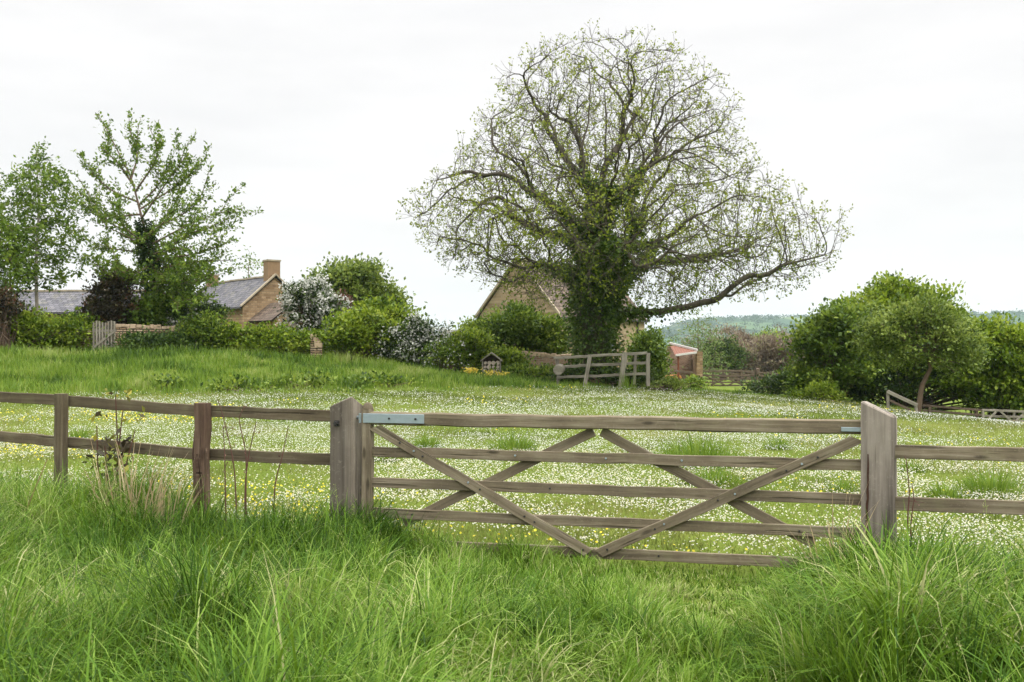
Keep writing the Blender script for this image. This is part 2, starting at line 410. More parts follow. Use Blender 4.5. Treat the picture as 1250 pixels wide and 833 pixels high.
def tubes(A, B, ra, rb, n=5):
    A = np.asarray(A, float); B = np.asarray(B, float); m = len(A)
    d = unit(B - A); ref = np.where(np.abs(d[:, 2:3]) < .9, [[0, 0, 1.]], [[1., 0, 0]])
    u = unit(np.cross(d, ref)); w = np.cross(d, u)
    th = np.arange(n) * 2 * np.pi / n
    ring = u[:, None, :] * np.cos(th)[None, :, None] + w[:, None, :] * np.sin(th)[None, :, None]
    V = np.concatenate([A[:, None] + ring * np.asarray(ra, float).reshape(-1, 1, 1), B[:, None] + ring * np.asarray(rb, float).reshape(-1, 1, 1)], 1)
    i = np.arange(n); j = (i + 1) % n
    f = np.stack([i, j, n + j, n + i], 1)
    Fc = (f[None] + (np.arange(m) * 2 * n)[:, None, None]).reshape(-1, 4)
    return V.reshape(-1, 3), Fc

def join(*parts):
    V = []; Fc = []; R = []; o = 0
    for p in parts:
        V.append(p[0]); Fc.append(p[1] + o); o += len(p[0])
        R.append(p[2] if len(p) > 2 else np.zeros(len(p[0])))
    return np.concatenate(V), np.concatenate(Fc), np.concatenate(R)

def polyline(pts, step):
    pts = np.asarray(pts, float); out = [pts[0]]
    # Catmull-Rom, resampled
    P = np.vstack([2 * pts[0] - pts[1], pts, 2 * pts[-1] - pts[-2]])
    for i in range(1, len(P) - 2):
        n = max(1, int(np.linalg.norm(P[i + 1] - P[i]) / step))
        for k in range(1, n + 1):
            t = k / n
            out.append(.5 * ((2 * P[i]) + (-P[i - 1] + P[i + 1]) * t + (2 * P[i - 1] - 5 * P[i] + 4 * P[i + 1] - P[i + 2]) * t ** 2 + (-P[i - 1] + 3 * P[i] - 3 * P[i + 1] + P[i + 2]) * t ** 3))
    return np.array(out)

def stems_tube(lines, r0, r1, step=.25, n=5):
    A = []; B = []; ra = []; rb = []
    for L, a, b in zip(lines, r0, r1):
        Q = polyline(L, step); m = len(Q) - 1; r = np.linspace(a, b, m + 1)
        A.append(Q[:-1]); B.append(Q[1:]); ra.append(r[:-1]); rb.append(r[1:])
    return tubes(np.concatenate(A), np.concatenate(B), np.concatenate(ra), np.concatenate(rb), n)

def bush(name, label, cat, base, lobes, leaf, n, mat, stem='brown_bark', aspect=.6, spread=None, hollow=.55, blossom=None, trunk=None, group=None, up=.3, sprig=.22, extra=None, cl=34, frill=4):
    """A shrub or dense crown: leaf sprays around the skin of several lobes, darker growth inside, real stems."""
    base = np.array(base, float); r = root(name, label, cat, base, group)
    lobes = np.array(lobes, float)
    if frill and len(lobes) > 1:                  # smaller boughs break up every lobe
        ex = []
        for L_ in lobes:
            for _ in range(frill):
                dd = rand_dir(1)[0]; dd[2] = abs(dd[2]) * 1.0 - .15; f_ = rng.uniform(.28, .5)
                ex.append([*(L_[:3] + dd * L_[3:6] * rng.uniform(.75, 1.0)), *(L_[3:6] * f_ * rng.uniform(.8, 1.3, 3))])
        lobes = np.vstack([lobes * [1, 1, 1, .93, .93, .93], ex])
    area = (lobes[:, 3] * lobes[:, 4] + lobes[:, 4] * lobes[:, 5] + lobes[:, 3] * lobes[:, 5]); area /= area.sum()
    nc = max(20, n // cl); spread = spread or leaf * 2.0
    k = rng.choice(len(lobes), nc, p=area); d = rand_dir(nc)
    rad = np.where(rng.random(nc) < .82, rng.uniform(.8, 1.04, nc) + (rng.random(nc) < sprig) * rng.uniform(.05, .38, nc), rng.uniform(hollow, .85, nc))
    lump = .70 + .56 * fbm(d[:, 0] * 4 + k * 7, d[:, 1] * 4 + d[:, 2] * 6, 1.0, 5, 2)
    C = lobes[k, :3] + d * lobes[k, 3:6] * (rad * lump)[:, None]
    out_n = unit(d / lobes[k, 3:6])
    keep = C[:, 2] > .05; C = C[keep]; out_n = out_n[keep]; nc = len(C)
    m = np.maximum(4, rng.poisson(cl, nc)); idx = np.repeat(np.arange(nc), m); N = len(idx)
    P = C[idx] + rng.normal(size=(N, 3)) * spread * rng.uniform(.45, 1.15, nc)[idx][:, None] * [1, 1, .6]
    P[:, 2] = np.maximum(P[:, 2], .03)
    D = out_n[idx] * .7 + rng.normal(size=(N, 3)) * .6 + [0, 0, up]
    rv = np.clip(rng.uniform(.15, .9, nc)[idx] + rng.normal(size=N) * .16, 0, 1)
    s = leaf * 1.15 * rng.uniform(.6, 1.35, N)
    V, Fc, R = leaf_quads(P + base, D, s, s * aspect, rv, 1.3)
    add('foliage', V, Fc, M[mat], r, attrs={'rnd': R})
    # stems
    ns = min(nc, 70); pick = rng.choice(nc, ns, replace=False)
    foot = base + np.column_stack([rng.normal(size=ns) * .18, rng.normal(size=ns) * .18, np.full(ns, -.1)])
    if trunk is not None: foot = np.tile(np.array(trunk[-1], float), (ns, 1))
    lines = []
    for q, fo in zip(pick, foot):
        e = C[q] + base; mid = fo * .45 + e * .55 + rng.normal(size=3) * .12; mid[2] = fo[2] + (e[2] - fo[2]) * .6
        lines.append([fo, mid, e])
    tv = [stems_tube(lines, np.full(ns, .03), np.full(ns, .007), .5, 4)]
    if trunk is not None:
        tv.append(stems_tube([trunk], [.10], [.06], .25, 9))
    V, Fc, _ = join(*tv); add('stems', V, Fc, M[stem], r, smooth=True)
    if blossom:
        nb, bs, zone = blossom
        ci = rng.choice(nc, nb // 9)
        if zone is not None:
            ok = zone(C); ci = rng.choice(np.where(ok)[0], nb // 9)
        bi = np.repeat(ci, 9); Pb = C[bi] + out_n[bi] * spread * .7 + rng.normal(size=(len(bi), 3)) * spread * .6
        Pb[:, 2] = np.maximum(Pb[:, 2], .05)
        V, Fc, R = leaf_quads(Pb + base, rng.normal(size=(len(bi), 3)) + out_n[bi], bs * rng.uniform(.7, 1.3, len(bi)), bs, rng.random(len(bi)))
        add('blossom', V, Fc, M['blossom'], r, attrs={'rnd': R})
    return r

class Skel:
    """Branch skeleton grown towards points spread through the crown (space colonisation)."""
    def __init__(s): s.P = []; s.par = []
    def limb(s, pts, step=.22, wob=0.):
        Q = polyline(pts, step)
        if wob:                                    # sinuous growth
            t = np.linspace(0, 1, len(Q)); L = len(Q) * step; env = np.sin(np.pi * np.clip(t * 1.0, 0, .95)) ** .5
            for f_ in (1.1, 2.3):
                Q = Q + env[:, None] * wob / f_ * np.sin(2 * np.pi * (t[:, None] * L / 2.2 * f_ + rng.random(3))) * rng.uniform(.5, 1, 3)
        if s.P:
            d = np.linalg.norm(np.array(s.P) - Q[0], axis=1); p = int(d.argmin())
        else: p = -1
        for k, q in enumerate(Q):
            s.P.append(q); s.par.append(p); p = len(s.P) - 1
    def grow(s, att, step=.22, infl=2.5, kill=.38, iters=140, jit=.25, keepdir=.35):
        P = np.zeros((90000, 3)); n = len(s.P); P[:n] = s.P; par = list(s.par)
        nch = np.zeros(90000, int); dirs = np.zeros((90000, 3)); dirs[:, 2] = 1
        for i in range(n):
            if par[i] >= 0: nch[par[i]] += 1; dirs[i] = unit(P[i] - P[par[i]])
        near = np.zeros(len(att), int); dist = np.full(len(att), 1e9)
        for a in range(0, n, 500):
            D = np.linalg.norm(att[:, None] - P[None, a:min(n, a + 500)], axis=2); j = D.argmin(1); dm = D[np.arange(len(att)), j]
            b = dm < dist; dist[b] = dm[b]; near[b] = j[b] + a
        alive = dist > kill
        for it in range(iters):
            act = alive & (dist < infl) & (nch[near] < 3)
            if act.sum() == 0: break
            u, inv = np.unique(near[act], return_inverse=True)
            acc = np.zeros((len(u), 3)); np.add.at(acc, inv, unit(att[act] - P[near[act]]))
            d = unit(unit(acc) + rng.normal(size=acc.shape) * jit + dirs[u] * keepdir)
            new = P[u] + d * step * rng.uniform(.8, 1.2, (len(u), 1)); m = len(u)
            if n + m > 88000: break
            P[n:n + m] = new; dirs[n:n + m] = d; par += list(u); nch[u] += 1
            idx = np.where(alive)[0]
            for a in range(0, m, 400):
                nn = new[a:a + 400]
                D2 = ((att[idx] ** 2).sum(1)[:, None] + (nn ** 2).sum(1)[None] - 2 * att[idx] @ nn.T)
                j = D2.argmin(1); dm = np.sqrt(np.maximum(D2[np.arange(len(idx)), j], 0))
                b = dm < dist[idx]; dist[idx[b]] = dm[b]; near[idx[b]] = n + a + j[b]
            alive &= dist > kill; n += m
        s.P = P[:n]; s.par = np.array(par); s.dirs = dirs[:n]
        return s
    def radii(s, tip, ex=2.0):
        n = len(s.P); acc = np.zeros(n)
        for i in range(n - 1, -1, -1):
            if acc[i] == 0: acc[i] = tip ** ex
            if s.par[i] >= 0: acc[s.par[i]] += acc[i]
        s.r = acc ** (1 / ex); s.tip = np.ones(n, bool); s.tip[s.par[s.par >= 0]] = False
        return s
    def tube_parts(s, maxr=9):
        par = s.par; i = np.where(par >= 0)[0]; A = s.P[par[i]]; B = s.P[i]; rb = s.r[i]; ra = np.minimum(s.r[par[i]], rb * 1.25)
        out = []
        for lo, hi, nn in ((0, .02, 3), (.02, .08, 5), (.08, 99, 10)):
            k = (rb >= lo) & (rb < hi)
            if k.any(): out.append(tubes(A[k], B[k] + unit(B[k] - A[k]) * rb[k][:, None] * .25, ra[k], rb[k], nn))
        return out

def crown_points(prof, n, depth=.9, shell=.55):
    """Random points inside a lopsided crown; prof rows: height, reach left, reach right (metres from the trunk line)."""
    prof = np.array(prof); zs = prof[:, 0]
    z = rng.uniform(zs.min(), zs.max(), n * 3)
    wl = np.interp(z, zs, prof[:, 1]); wr = np.interp(z, zs, prof[:, 2])
    w = (wl + wr) ** 1.7; keep = rng.random(len(z)) < w / w.max(); z = z[keep][:n]; wl = wl[keep][:n]; wr = wr[keep][:n]
    ph = rng.uniform(0, 2 * np.pi, len(z)); rr = rng.random(len(z)) ** shell * (.80 + .34 * fbm(np.cos(ph) * 1.7 + 9, np.sin(ph) * 1.7 + z * .55, 1.0, 4, 2))
    c = np.cos(ph); sx = np.where(c > 0, wr, wl); dy = (wl + wr) / 2 * depth
    return np.column_stack([c * sx * rr, np.sin(ph) * dy * rr, z])

# ------------------------------------------------------------------ grass blades
def blades(X, Y, H, lean_dir, bend, W, rnd, seg=4, th0=None, z=None, nod=1.4):
    n = len(X); z = ground(X, Y) if z is None else z
    p = np.column_stack([X, Y, z - .02]); ld = np.column_stack([np.cos(lean_dir), np.sin(lean_dir), np.zeros(n)])
    face = lean_dir + np.pi / 2 + rng.normal(size=n) * .5
    sd = np.column_stack([np.cos(face), np.sin(face), np.zeros(n)])
    th = rng.uniform(0, .25, n) if th0 is None else th0
    V = np.empty((n, seg + 1, 2, 3)); ds = H / seg
    for k in range(seg + 1):
        t = k / seg; w = W * (1 - t ** 2.2) * (.75 + .5 * min(1, t * 3)) * .5 + .0004
        V[:, k, 0] = p - sd * w[:, None]; V[:, k, 1] = p + sd * w[:, None]
        a = th + bend * (t + .5 / seg) ** nod
        p = p + (ld * np.sin(a)[:, None] + np.array([0, 0, 1.]) * np.cos(a)[:, None]) * ds[:, None]
    q = np.array([[2 * k, 2 * k + 1, 2 * k + 3, 2 * k + 2] for k in range(seg)])
    Fc = (q[None] + (np.arange(n) * 2 * (seg + 1))[:, None, None]).reshape(-1, 4)
    return V.reshape(-1, 3), Fc, np.repeat(rnd, 2 * (seg + 1))

# ================================================================== SETTING
# terrain: one sheet out to the far valley
ux = np.concatenate([-np.geomspace(2600, 26, 34), np.linspace(-25, 25, 181), np.geomspace(26, 2600, 34)])
uy = np.concatenate([np.linspace(-40, 1, 12), np.linspace(1.5, 62, 200), np.geomspace(63, 2600, 50)])
GX, GY = np.meshgrid(ux, uy); GZ = ground(GX, GY)
nx, ny = len(ux), len(uy); ii = np.arange(ny - 1)[:, None] * nx + np.arange(nx - 1)[None]
Fg = np.stack([ii, ii + 1, ii + nx + 1, ii + nx], -1).reshape(-1, 4)
g = add('ground', np.column_stack([GX.ravel(), GY.ravel(), GZ.ravel()]), Fg, M['ground'], base=(0, 0, 0), smooth=True)
kind(g, 'structure', 'gently sloping grass field that rises to the left')

# far hill across the valley
az = np.linspace(.02, .95, 240); rr = np.linspace(1250, 2900, 60)
AZ, RR = np.meshgrid(az, rr)
ridge = np.interp(AZ, [.02, .12, .17, .20, .25, .32, .42, .55, .95], [2, 8, 41, 49, 53, 53, 58, 66, 60])
prof = sstep(RR, 1300, 2150) * (1 - .35 * sstep(RR, 2200, 2900))
HZ = -13 + (ridge + 13 + (fbm(AZ * 60, RR / 300, 1, 8) - .5) * 7) * prof
HV = np.column_stack([(AZ * RR).ravel(), RR.ravel(), HZ.ravel()])
ii = np.arange(59)[:, None] * 240 + np.arange(239)[None]
h = add('hills', HV, np.stack([ii, ii + 1, ii + 241, ii + 240], -1).reshape(-1, 4), M['hill'], base=(0, 0, 0), smooth=True)
kind(h, 'structure', 'long low hill with hedged fields far across the valley')
# hedgerow trees and copses on that hill and the valley floor: one far mass
n = 2600
ta = rng.uniform(.1, .6, n); tr = rng.uniform(1300, 2150, n)
cl = fbm(ta * 220, tr / 45, 1, 21, 2); k = cl > .56; ta, tr = ta[k], tr[k]
tz = -13 + (np.interp(ta, [.02, .12, .17, .20, .25, .32, .42, .55, .95], [2, 8, 41, 49, 53, 53, 58, 66, 60]) + 13) * sstep(tr, 1300, 2150)
idx = np.repeat(np.arange(len(ta)), 26); N = len(idx)
P = np.column_stack([ta * tr, tr, tz])[idx] + rng.normal(size=(N, 3)) * [5, 5, 1.4] + [0, 0, 1.5]
V, Fc, R = leaf_quads(P, rng.normal(size=(N, 3)), rng.uniform(2.4, 4, N), rng.uniform(2.4, 3.6, N), rng.random(N))
w = add('woodland', V, Fc, M['far_leaf'], base=(0, 0, 0), attrs={'rnd': R}); kind(w, 'stuff', 'far trees and hedgerows scattered over the hazy hill')

# ================================================================== FOREGROUND GRASS
def lush_h(x, y):
    xl = np.interp(y, [2.5, 4.6, 7.7, 9], [.15, -.2, -.85, -1.0]); xr = np.interp(y, [2.5, 4.5, 6, 7, 9], [1.0, 1.40, 1.7, 2.25, 2.35])
    wl = 1 / (1 + np.exp(-(xl - x) / .22)); wr = 1 / (1 + np.exp(-(x - xr) / .16))
    near_ = 1 - sstep(y, 5.0, 6.6)
    base = (.15 + .16 * near_) + .30 * wl + .27 * wr + .17 * sstep(-x, 2.2, 3.8) * sstep(y, 5, 7.5)
    worn = np.exp(-((x - np.interp(y, [4.4, 7], [.98, 1.45])) / .5) ** 2) * (.75 + .25 * sstep(y, 5.4, 6.2))
    far_l = sstep(-x, 1.2, 2.2) * sstep(y, 6.5, 8.0)
    return np.clip(base * (1 - .72 * worn) * (1 - .12 * far_l) * (.42 + 1.2 * fbm(x, y, 1.3, 41, 2)), .05, .85), wl, wr

def region_fg(n, y0, y1, back=0.0):
    y = np.sqrt(rng.uniform(y0 ** 2, y1 ** 2, n)); x = rng.uniform(-.70, .70, n) * (y + 1.2)
    k = y < fence_y(x) - .04 + back; return x[k], y[k]

tx, ty = region_fg(4700, 2.6, 10.2, .12)
th_, twl, twr = lush_h(tx, ty); nt_ = len(tx)
worn_ = np.exp(-((tx - np.interp(ty, [4.4, 7], [.98, 1.45])) / .55) ** 2)
mound = fbm(tx, ty, 1.3, 41, 2)
tone = np.clip(fbm(tx, ty, .8, 77, 2) * 1.0 + .14 * worn_ - .35 * np.clip(mound - .52, 0, 1) + rng.normal(size=nt_) * .17 - .02 - .14 * twr - .03 * twl, 0.03, .9)
tl = rng.uniform(0, 2 * np.pi, nt_); tb = rng.uniform(.5, 2.6, nt_); tth = np.clip(rng.normal(.12, .12, nt_) + (rng.random(nt_) < .22) * rng.uniform(.3, .9, nt_) + .75 * worn_ * rng.random(nt_), 0, 1.25)
m = np.clip(rng.poisson(62, nt_), 12, 110); idx = np.repeat(np.arange(nt_), m); N = len(idx)
ra = rng.uniform(0, 2 * np.pi, N); rd = np.abs(rng.normal(size=N)) * (.07 + .03 * th_[idx])
bx = tx[idx] + np.cos(ra) * rd; by = ty[idx] + np.sin(ra) * rd
ld = np.where(rng.random(N) < .5, ra, tl[idx] + rng.normal(size=N) * .5)
Hb = th_[idx] * rng.uniform(.45, 1.3, N) * (1 + .10 * tb[idx]); bend = tb[idx] * rng.uniform(.4, 1.6, N) * (.65 + Hb)
Wb = rng.choice([.0032, .0055, .0095], N, p=[.42, .38, .20]) * (1 + .35 * twr[idx]) * rng.uniform(.8, 1.25, N)
rv = np.clip(tone[idx] + rng.normal(size=N) * .13 + (rng.random(N) < .06) * .4, 0, 1)
kp = by > 2.3
V, Fc, R = blades(bx[kp], by[kp], Hb[kp], ld[kp], bend[kp], Wb[kp], rv[kp], 6, np.clip(tth[idx] + rng.normal(size=N) * .13, 0, 1.3)[kp], None, 2.2)
# low under-storey so that no bare soil shows
ux_, uy_ = region_fg(78000, 2.6, 10.2, .1); uh, _, _ = lush_h(ux_, uy_)
V2, F2, R2 = blades(ux_, uy_, uh * rng.uniform(.25, .75, len(ux_)) + .04, rng.uniform(0, 6.28, len(ux_)), rng.uniform(.2, 1.4, len(ux_)), rng.uniform(.005, .009, len(ux_)), np.clip(rng.normal(.38, .18, len(ux_)), 0, 1), 3)
# a few flowering stalks with loose seed heads
sx_, sy_ = region_fg(420, 3.2, 9.6, .05); sh_, _, _ = lush_h(sx_, sy_); k = sh_ > .2; sx_, sy_, sh_ = sx_[k], sy_[k], sh_[k]; ns_ = len(sx_)
V3_, F3_, R3_ = blades(sx_, sy_, sh_ * rng.uniform(1.1, 1.6, ns_), rng.uniform(0, 6.28, ns_), rng.uniform(.1, .8, ns_), np.full(ns_, .0028), rng.uniform(.6, 1, ns_), 6)
tipv = V3_.reshape(ns_, -1, 3)[:, -1]; ix = np.repeat(np.arange(ns_), 14); n_ = len(ix)
V4_, F4_, R4_ = leaf_quads(tipv[ix] + rng.normal(size=(n_, 3)) * [.010, .010, .028] - [0, 0, .04], rng.normal(size=(n_, 3)) * .5 + [0, 0, 1], .013, .004, rng.uniform(.75, 1, n_))
V, Fc, R = join((V, Fc, R), (V2, F2, R2), (V3_, F3_, R3_), (V4_, F4_, R4_))
o = add('long_grass', V, Fc, M['grass'], base=(0, 0, 0), attrs={'rnd': R}); kind(o, 'stuff', 'tall lush green grass in front of the gate and fences')

# ================================================================== FIELD TURF, DAISIES, BUTTERCUPS
def in_field(x, y):
    ye = np.interp(x, [-20, -14, -8, -2, 2, 6, 12, 18, 24], [25.8, 27.8, 30.3, 31, 33, 35.5, 37, 30.5, 27])
    return (y > fence_y(x) + .1) & (y < ye)
def field_pts(n, power=1.0, y0=6.5, y1=60):
    u = rng.random(n); y = y0 * (y1 / y0) ** (u ** power); x = rng.uniform(-.66, .66, n) * (y + 1)
    k = in_field(x, y); return x[k], y[k]
x, y = field_pts(375000, .9)
sz = np.clip(y / 13, 1, 3.2)
H = rng.uniform(.025, .06, len(x)) * (1 + .8 * (fbm(x, y, .8, 9) > .56)) * np.sqrt(sz)
V, Fc, R = blades(x, y, H, rng.uniform(0, 6.28, len(x)), rng.uniform(.2, 1.1, len(x)), .006 * sz, np.clip(fbm(x, y, .45, 5, 3) * 1.3 - .12 + rng.normal(size=len(x)) * .15, 0, 1), 2)
o = add('field_grass', V, Fc, M['turf'], base=(0, 0, 0), attrs={'rnd': R}); kind(o, 'stuff', 'short green grass of the daisy field')

def discs(x, y, z, rad, tilt, nsid, rnd):
    n = len(x); N = unit(np.column_stack([rng.normal(size=n) * tilt, rng.normal(size=n) * tilt - .25, np.ones(n)]))
    U = unit(np.cross(N, np.array([[.3, 1, 0]]))); W = np.cross(N, U); th = np.arange(nsid) * 2 * np.pi / nsid
    C = np.column_stack([x, y, z])
    V = C[:, None] + (U[:, None] * np.cos(th)[None, :, None] + W[:, None] * np.sin(th)[None, :, None]) * rad[:, None, None]
    return V.reshape(-1, 3), np.arange(n * nsid).reshape(n, nsid), np.repeat(rnd, nsid), C, N
def daisy_density(x, y):
    d = fbm(x, y * 1.0, .33, 31, 3) ; e = fbm(x, y, 1.7, 33, 2)
    p = sstep(d * .6 + e * .4, .34, .66)
    band = .35 + .65 * (1 - sstep(x - .16 * y, 2.2, 4.8) * sstep(y, 13, 20))       # right part of the field is greener
    p = p * band * (1 - .75 * sstep(y, 27, 33) * sstep(x, -6, 2))
    path = np.exp(-(((x - 7.2) - (35 - y) * .52) / .35) ** 2) * (y > 24) * (y < 38)
    mown = 1 - .8 * np.exp(-((y - fence_y(x) - .5) / .7) ** 2) * (x > -1) * (x < 2.6)
    return np.clip(.03 + (.50 * p + path * .5), 0, 1) * mown * np.interp(y, [8, 14, 22, 36], [1, .9, .72, .6])
x, y = field_pts(960000, .72); k = rng.random(len(x)) < daisy_density(x, y); x, y = x[k], y[k]
rad = rng.uniform(.0055, .0095, len(x)) * np.clip(y / 18, 1, 1.35)
zz = ground(x, y) + rng.uniform(.045, .085, len(x)) * np.clip(y / 20, 1, 1.5)
V, Fc, R, C, Nn = discs(x, y, zz, rad, .55, 6, rng.random(len(x)))
o = add('daisies', V, Fc, M['petal'], base=(0, 0, 0), attrs={'rnd': R}); kind(o, 'stuff', 'thousands of small white daisies carpeting the short field grass')
near = y < 15
V, Fc, R, _, _ = discs(C[near, 0], C[near, 1], C[near, 2] + .003, rad[near] * .36, .3, 5, R[::6][near])
o = add('daisy_eyes', V, Fc, M['yellow_eye'], base=(0, 0, 0)); kind(o, 'stuff', 'yellow eyes of the nearest field daisies')
x, y = field_pts(60000, .75); k = rng.random(len(x)) < sstep(fbm(x, y, .28, 61, 2), .52, .75) * (.25 + .75 * (x < -1)); x, y = x[k], y[k]
V, Fc, R, _, _ = discs(x, y, ground(x, y) + rng.uniform(.06, .13, len(x)), rng.uniform(.009, .014, len(x)) * np.clip(y / 15, 1, 1.7), .7, 5, rng.random(len(x)))
o = add('buttercups', V, Fc, M['buttercup'], base=(0, 0, 0), attrs={'rnd': R}); kind(o, 'stuff', 'yellow buttercups scattered among the daisies')

# long grass of the bank on the left, under the tree and along the right-hand bushes
def bank_pts(n):
    y = rng.uniform(24, 47, n); x = rng.uniform(-.57, .62, n) * y
    ye = np.interp(x, [-22, -14, -8, -2, 2, 5, 6, 12, 18, 24], [25.3, 27.3, 29.8, 30.8, 32.5, 35, 35.3, 36.5, 30, 26.5])
    return x, y, ye
x, y, ye = bank_pts(130000); k = (y > ye + (fbm(x, y, .7, 3) - .5) * 1.6) & (y < 46); x, y, ye = x[k], y[k], ye[k]
hh = np.interp(x, [-12, -2, 2, 6, 10, 13, 20], [.31, .30, .20, .09, .06, .16, .17]) * (.35 + 1.3 * fbm(x, y, .9, 13, 2)) * rng.uniform(.6, 1.35, len(x)) * (.45 + .55 * sstep(y - ye, 0, 1.5))
V, Fc, R = blades(x, y, hh, rng.uniform(0, 6.28, len(x)), rng.uniform(.2, 1.2, len(x)), rng.uniform(.016, .03, len(x)), np.clip(fbm(x, y, .8, 6, 2) * 1.7 - .40 + rng.normal(size=len(x)) * .15, 0, 1), 3)
o = add('meadow_grass', V, Fc, M['grass_bank'], base=(0, 0, 0), attrs={'rnd': R}); kind(o, 'stuff', 'long uncut meadow grass on the bank below the hedges')

# tussocks in the field
def tussock(name, label, px, py, d, w, hgt, nb=320, mat='grass_bank', group='grass tussocks in the daisy field', tone=.55, cat='grass tussock', bendm=1.0):
    X0 = (px - CX) / F * d; b = np.array([X0, d, gz(X0, d)])
    a = rng.uniform(0, 6.28, nb); r_ = np.sqrt(rng.random(nb)) * w * .5
    x = X0 + np.cos(a) * r_; y = d + np.sin(a) * r_ * .8
    V, Fc, R = blades(x, y, hgt * rng.uniform(.5, 1.35, nb) * (1.15 - .75 * (r_ / (w * .5)) ** 2), np.where(rng.random(nb) < .7, a, rng.uniform(0, 6.28, nb)), rng.uniform(.2, 1.3, nb) * bendm, rng.uniform(.007, .014, nb), np.clip(rng.normal(tone, .16, nb), 0, 1), 4)
    return tag(add(name, V, Fc, M[mat], base=b, attrs={'rnd': R}), label, cat, group)

tussock('grass_tussock', 'small grass tussock showing just right of the hinge strap under the gate top rail', 521, 545, 15.5, .5, .24)
tussock('grass_tussock', 'green tussock left of the gate middle, just under the top rail', 626, 548, 15.0, .75, .30, 420)
tussock('grass_tussock', 'largest spreading green tussock, seen under the right half of the gate top rail', 853, 556, 13.6, 1.35, .40, 900)
tussock('grass_tussock', 'tussock seen between second and third gate rails, below the largest tussock', 868, 580, 11.8, .75, .22, 420)
tussock('grass_tussock', 'thin pale tussock high in the gate gap near the right gate post', 948, 546, 15.5, .4, .22, 200)
tussock('grass_tussock', 'dark little tussock behind the long front left gate brace', 536, 583, 11.5, .32, .16, 220)
tussock('grass_tussock', 'broad tussock behind the right fence rails near the frame edge', 1212, 592, 11.0, .8, .30, 520)
tussock('grass_tussock', 'rounded tussock between the two right fence rails, nearer the gate post', 1154, 601, 10.6, .45, .20, 300)
tussock('grass_tussock', 'dark tussock hard against the left side of the right gate post', 1030, 580, 11.0, .35, .2, 220)
tussock('grass_tussock', 'low dark tussock under the upper right fence rail beside the post', 1112, 562, 13.0, .4, .16, 220)
tussock('grass_tussock', 'dark dock-like tuft behind the left fence, right of its left post', 98, 520, 16.0, .4, .28, 200)
tussock('grass_tussock', 'green tussock directly behind the gate heel under the hinge strap', 470, 545, 14.0, .4, .22, 220)
tussock('grass_tussock', 'tiny dark tuft alone on the mown strip before the far gate', 902, 479, 36.0, .5, .28, 140, tone=.2)
tussock('grass_tussock', 'tall dense blue green grass clump before the right gate post', 1080, 690, 6.0, 1.0, .52, 900, 'grass', 'grass clumps in front of the fence', .25)
tussock('grass_tussock', 'tall dark grass clump against the foot of the left gate post', 448, 650, 7.5, .6, .36, 600, 'grass', 'grass clumps in front of the fence', .22)
tussock('grass_tussock', 'dark arching grass clump at the left, in front of the fence', 130, 690, 6.3, .8, .48, 800, 'grass', 'grass clumps in front of the fence', .2)
tussock('grass_tussock', 'dark drooping grass clump left of the gate bottom', 430, 745, 5.7, .7, .36, 800, 'grass', 'grass clumps in front of the fence', .2, bendm=1.6)
# dry straw
tussock('straw_tuft', 'pale dry straw tuft rising before the left fence beside the withered dock', 155, 640, 7.8, .75, .72, 170, 'straw', None, .5, 'dry grass', .5)
tussock('straw_tuft', 'thin dry straw stalks leaning at the right end of the gate', 1018, 690, 6.7, .4, .62, 60, 'straw', None, .5, 'dry grass', .6)
tussock('straw_tuft', 'sparse dry straw stalks just left of the split bark fence post', 200, 640, 7.8, .4, .6, 45, 'straw', None, .5, 'dry grass', .5)

# ================================================================== FRONT GATE
d0, d1 = 7.93, 6.97                              # depth of its heel and of its latch end
H0 = at(449, 0, d0)[:2]; H1 = at(1052, 0, d1)[:2]
gu = unit(np.array([H1[0] - H0[0], H1[1] - H0[1], 0])); GL = float(np.linalg.norm(H1 - H0)); gn = np.array([gu[1], -gu[0], 0])
gate = root('field_gate', 'weathered five bar timber field gate with crossed braces, closed across the foreground', 'gate', (H0[0], H0[1], 0))
def gp(u, z, off=0.0): return np.array([H0[0], H0[1], 0]) + gu * u + gn * off + [0, 0, z]
top = board('top_rail', gp(.03, 1.085), gp(GL + .02, 1.095), .100, .072, M['gate'], gate)
bars = [board('rail', gp(.03, z0), gp(GL, z1), .078, .026, M['gate'], gate) for z0, z1 in ((.822, .828), (.577, .590), (.336, .352), (.098, .128))]
heel = board('heel_stile', gp(.0, -.02), gp(.0, 1.16), .080, .082, M['gate'], gate, flat=tuple(gn))
head = board('head_stile', gp(GL + .03, .06), gp(GL + .03, 1.04), .07, .07, M['gate'], gate, flat=tuple(gn))
pm = PM()                                         # rounded top of the heel stile
prev = None
c0 = gp(0, 1.158)
for k in range(6):
    a = k / 6 * math.pi / 2; r_ = .041 * math.cos(a) + .002; zz_ = .055 * math.sin(a)
    ring = [c0 + gu * r_ * math.cos(t) + gn * r_ * math.sin(t) + [0, 0, zz_] for t in np.linspace(0, 2 * math.pi, 15)[:-1]]
    if prev is not None:
        for i in range(14):
            j = (i + 1) % 14; pm.poly([prev[i], prev[j], ring[j], ring[i]])
    prev = ring
pm.poly(prev)
pm.build('stile_cap', M['gate'], gate, smooth=True)
mid = GL * .488
fb = .013 + .0135                                 # braces sit proud of the rails, front pair and back pair
B1 = board('brace', gp(.07, 1.015, fb), gp(mid - .03, .118, fb), .074, .025, M['gate'], gate, ends=(.9, .5))
B2 = board('brace', gp(GL - .03, 1.015, fb), gp(mid + .05, .118, fb), .074, .025, M['gate'], gate, ends=(.9, .5))
B3 = board('brace', gp(mid + .0, 1.02, -fb), gp(.30, .26, -fb), .074, .025, M['gate'], gate)
B4 = board('brace', gp(mid + .06, 1.02, -fb), gp(GL - .32, .26, -fb), .074, .025, M['gate'], gate)
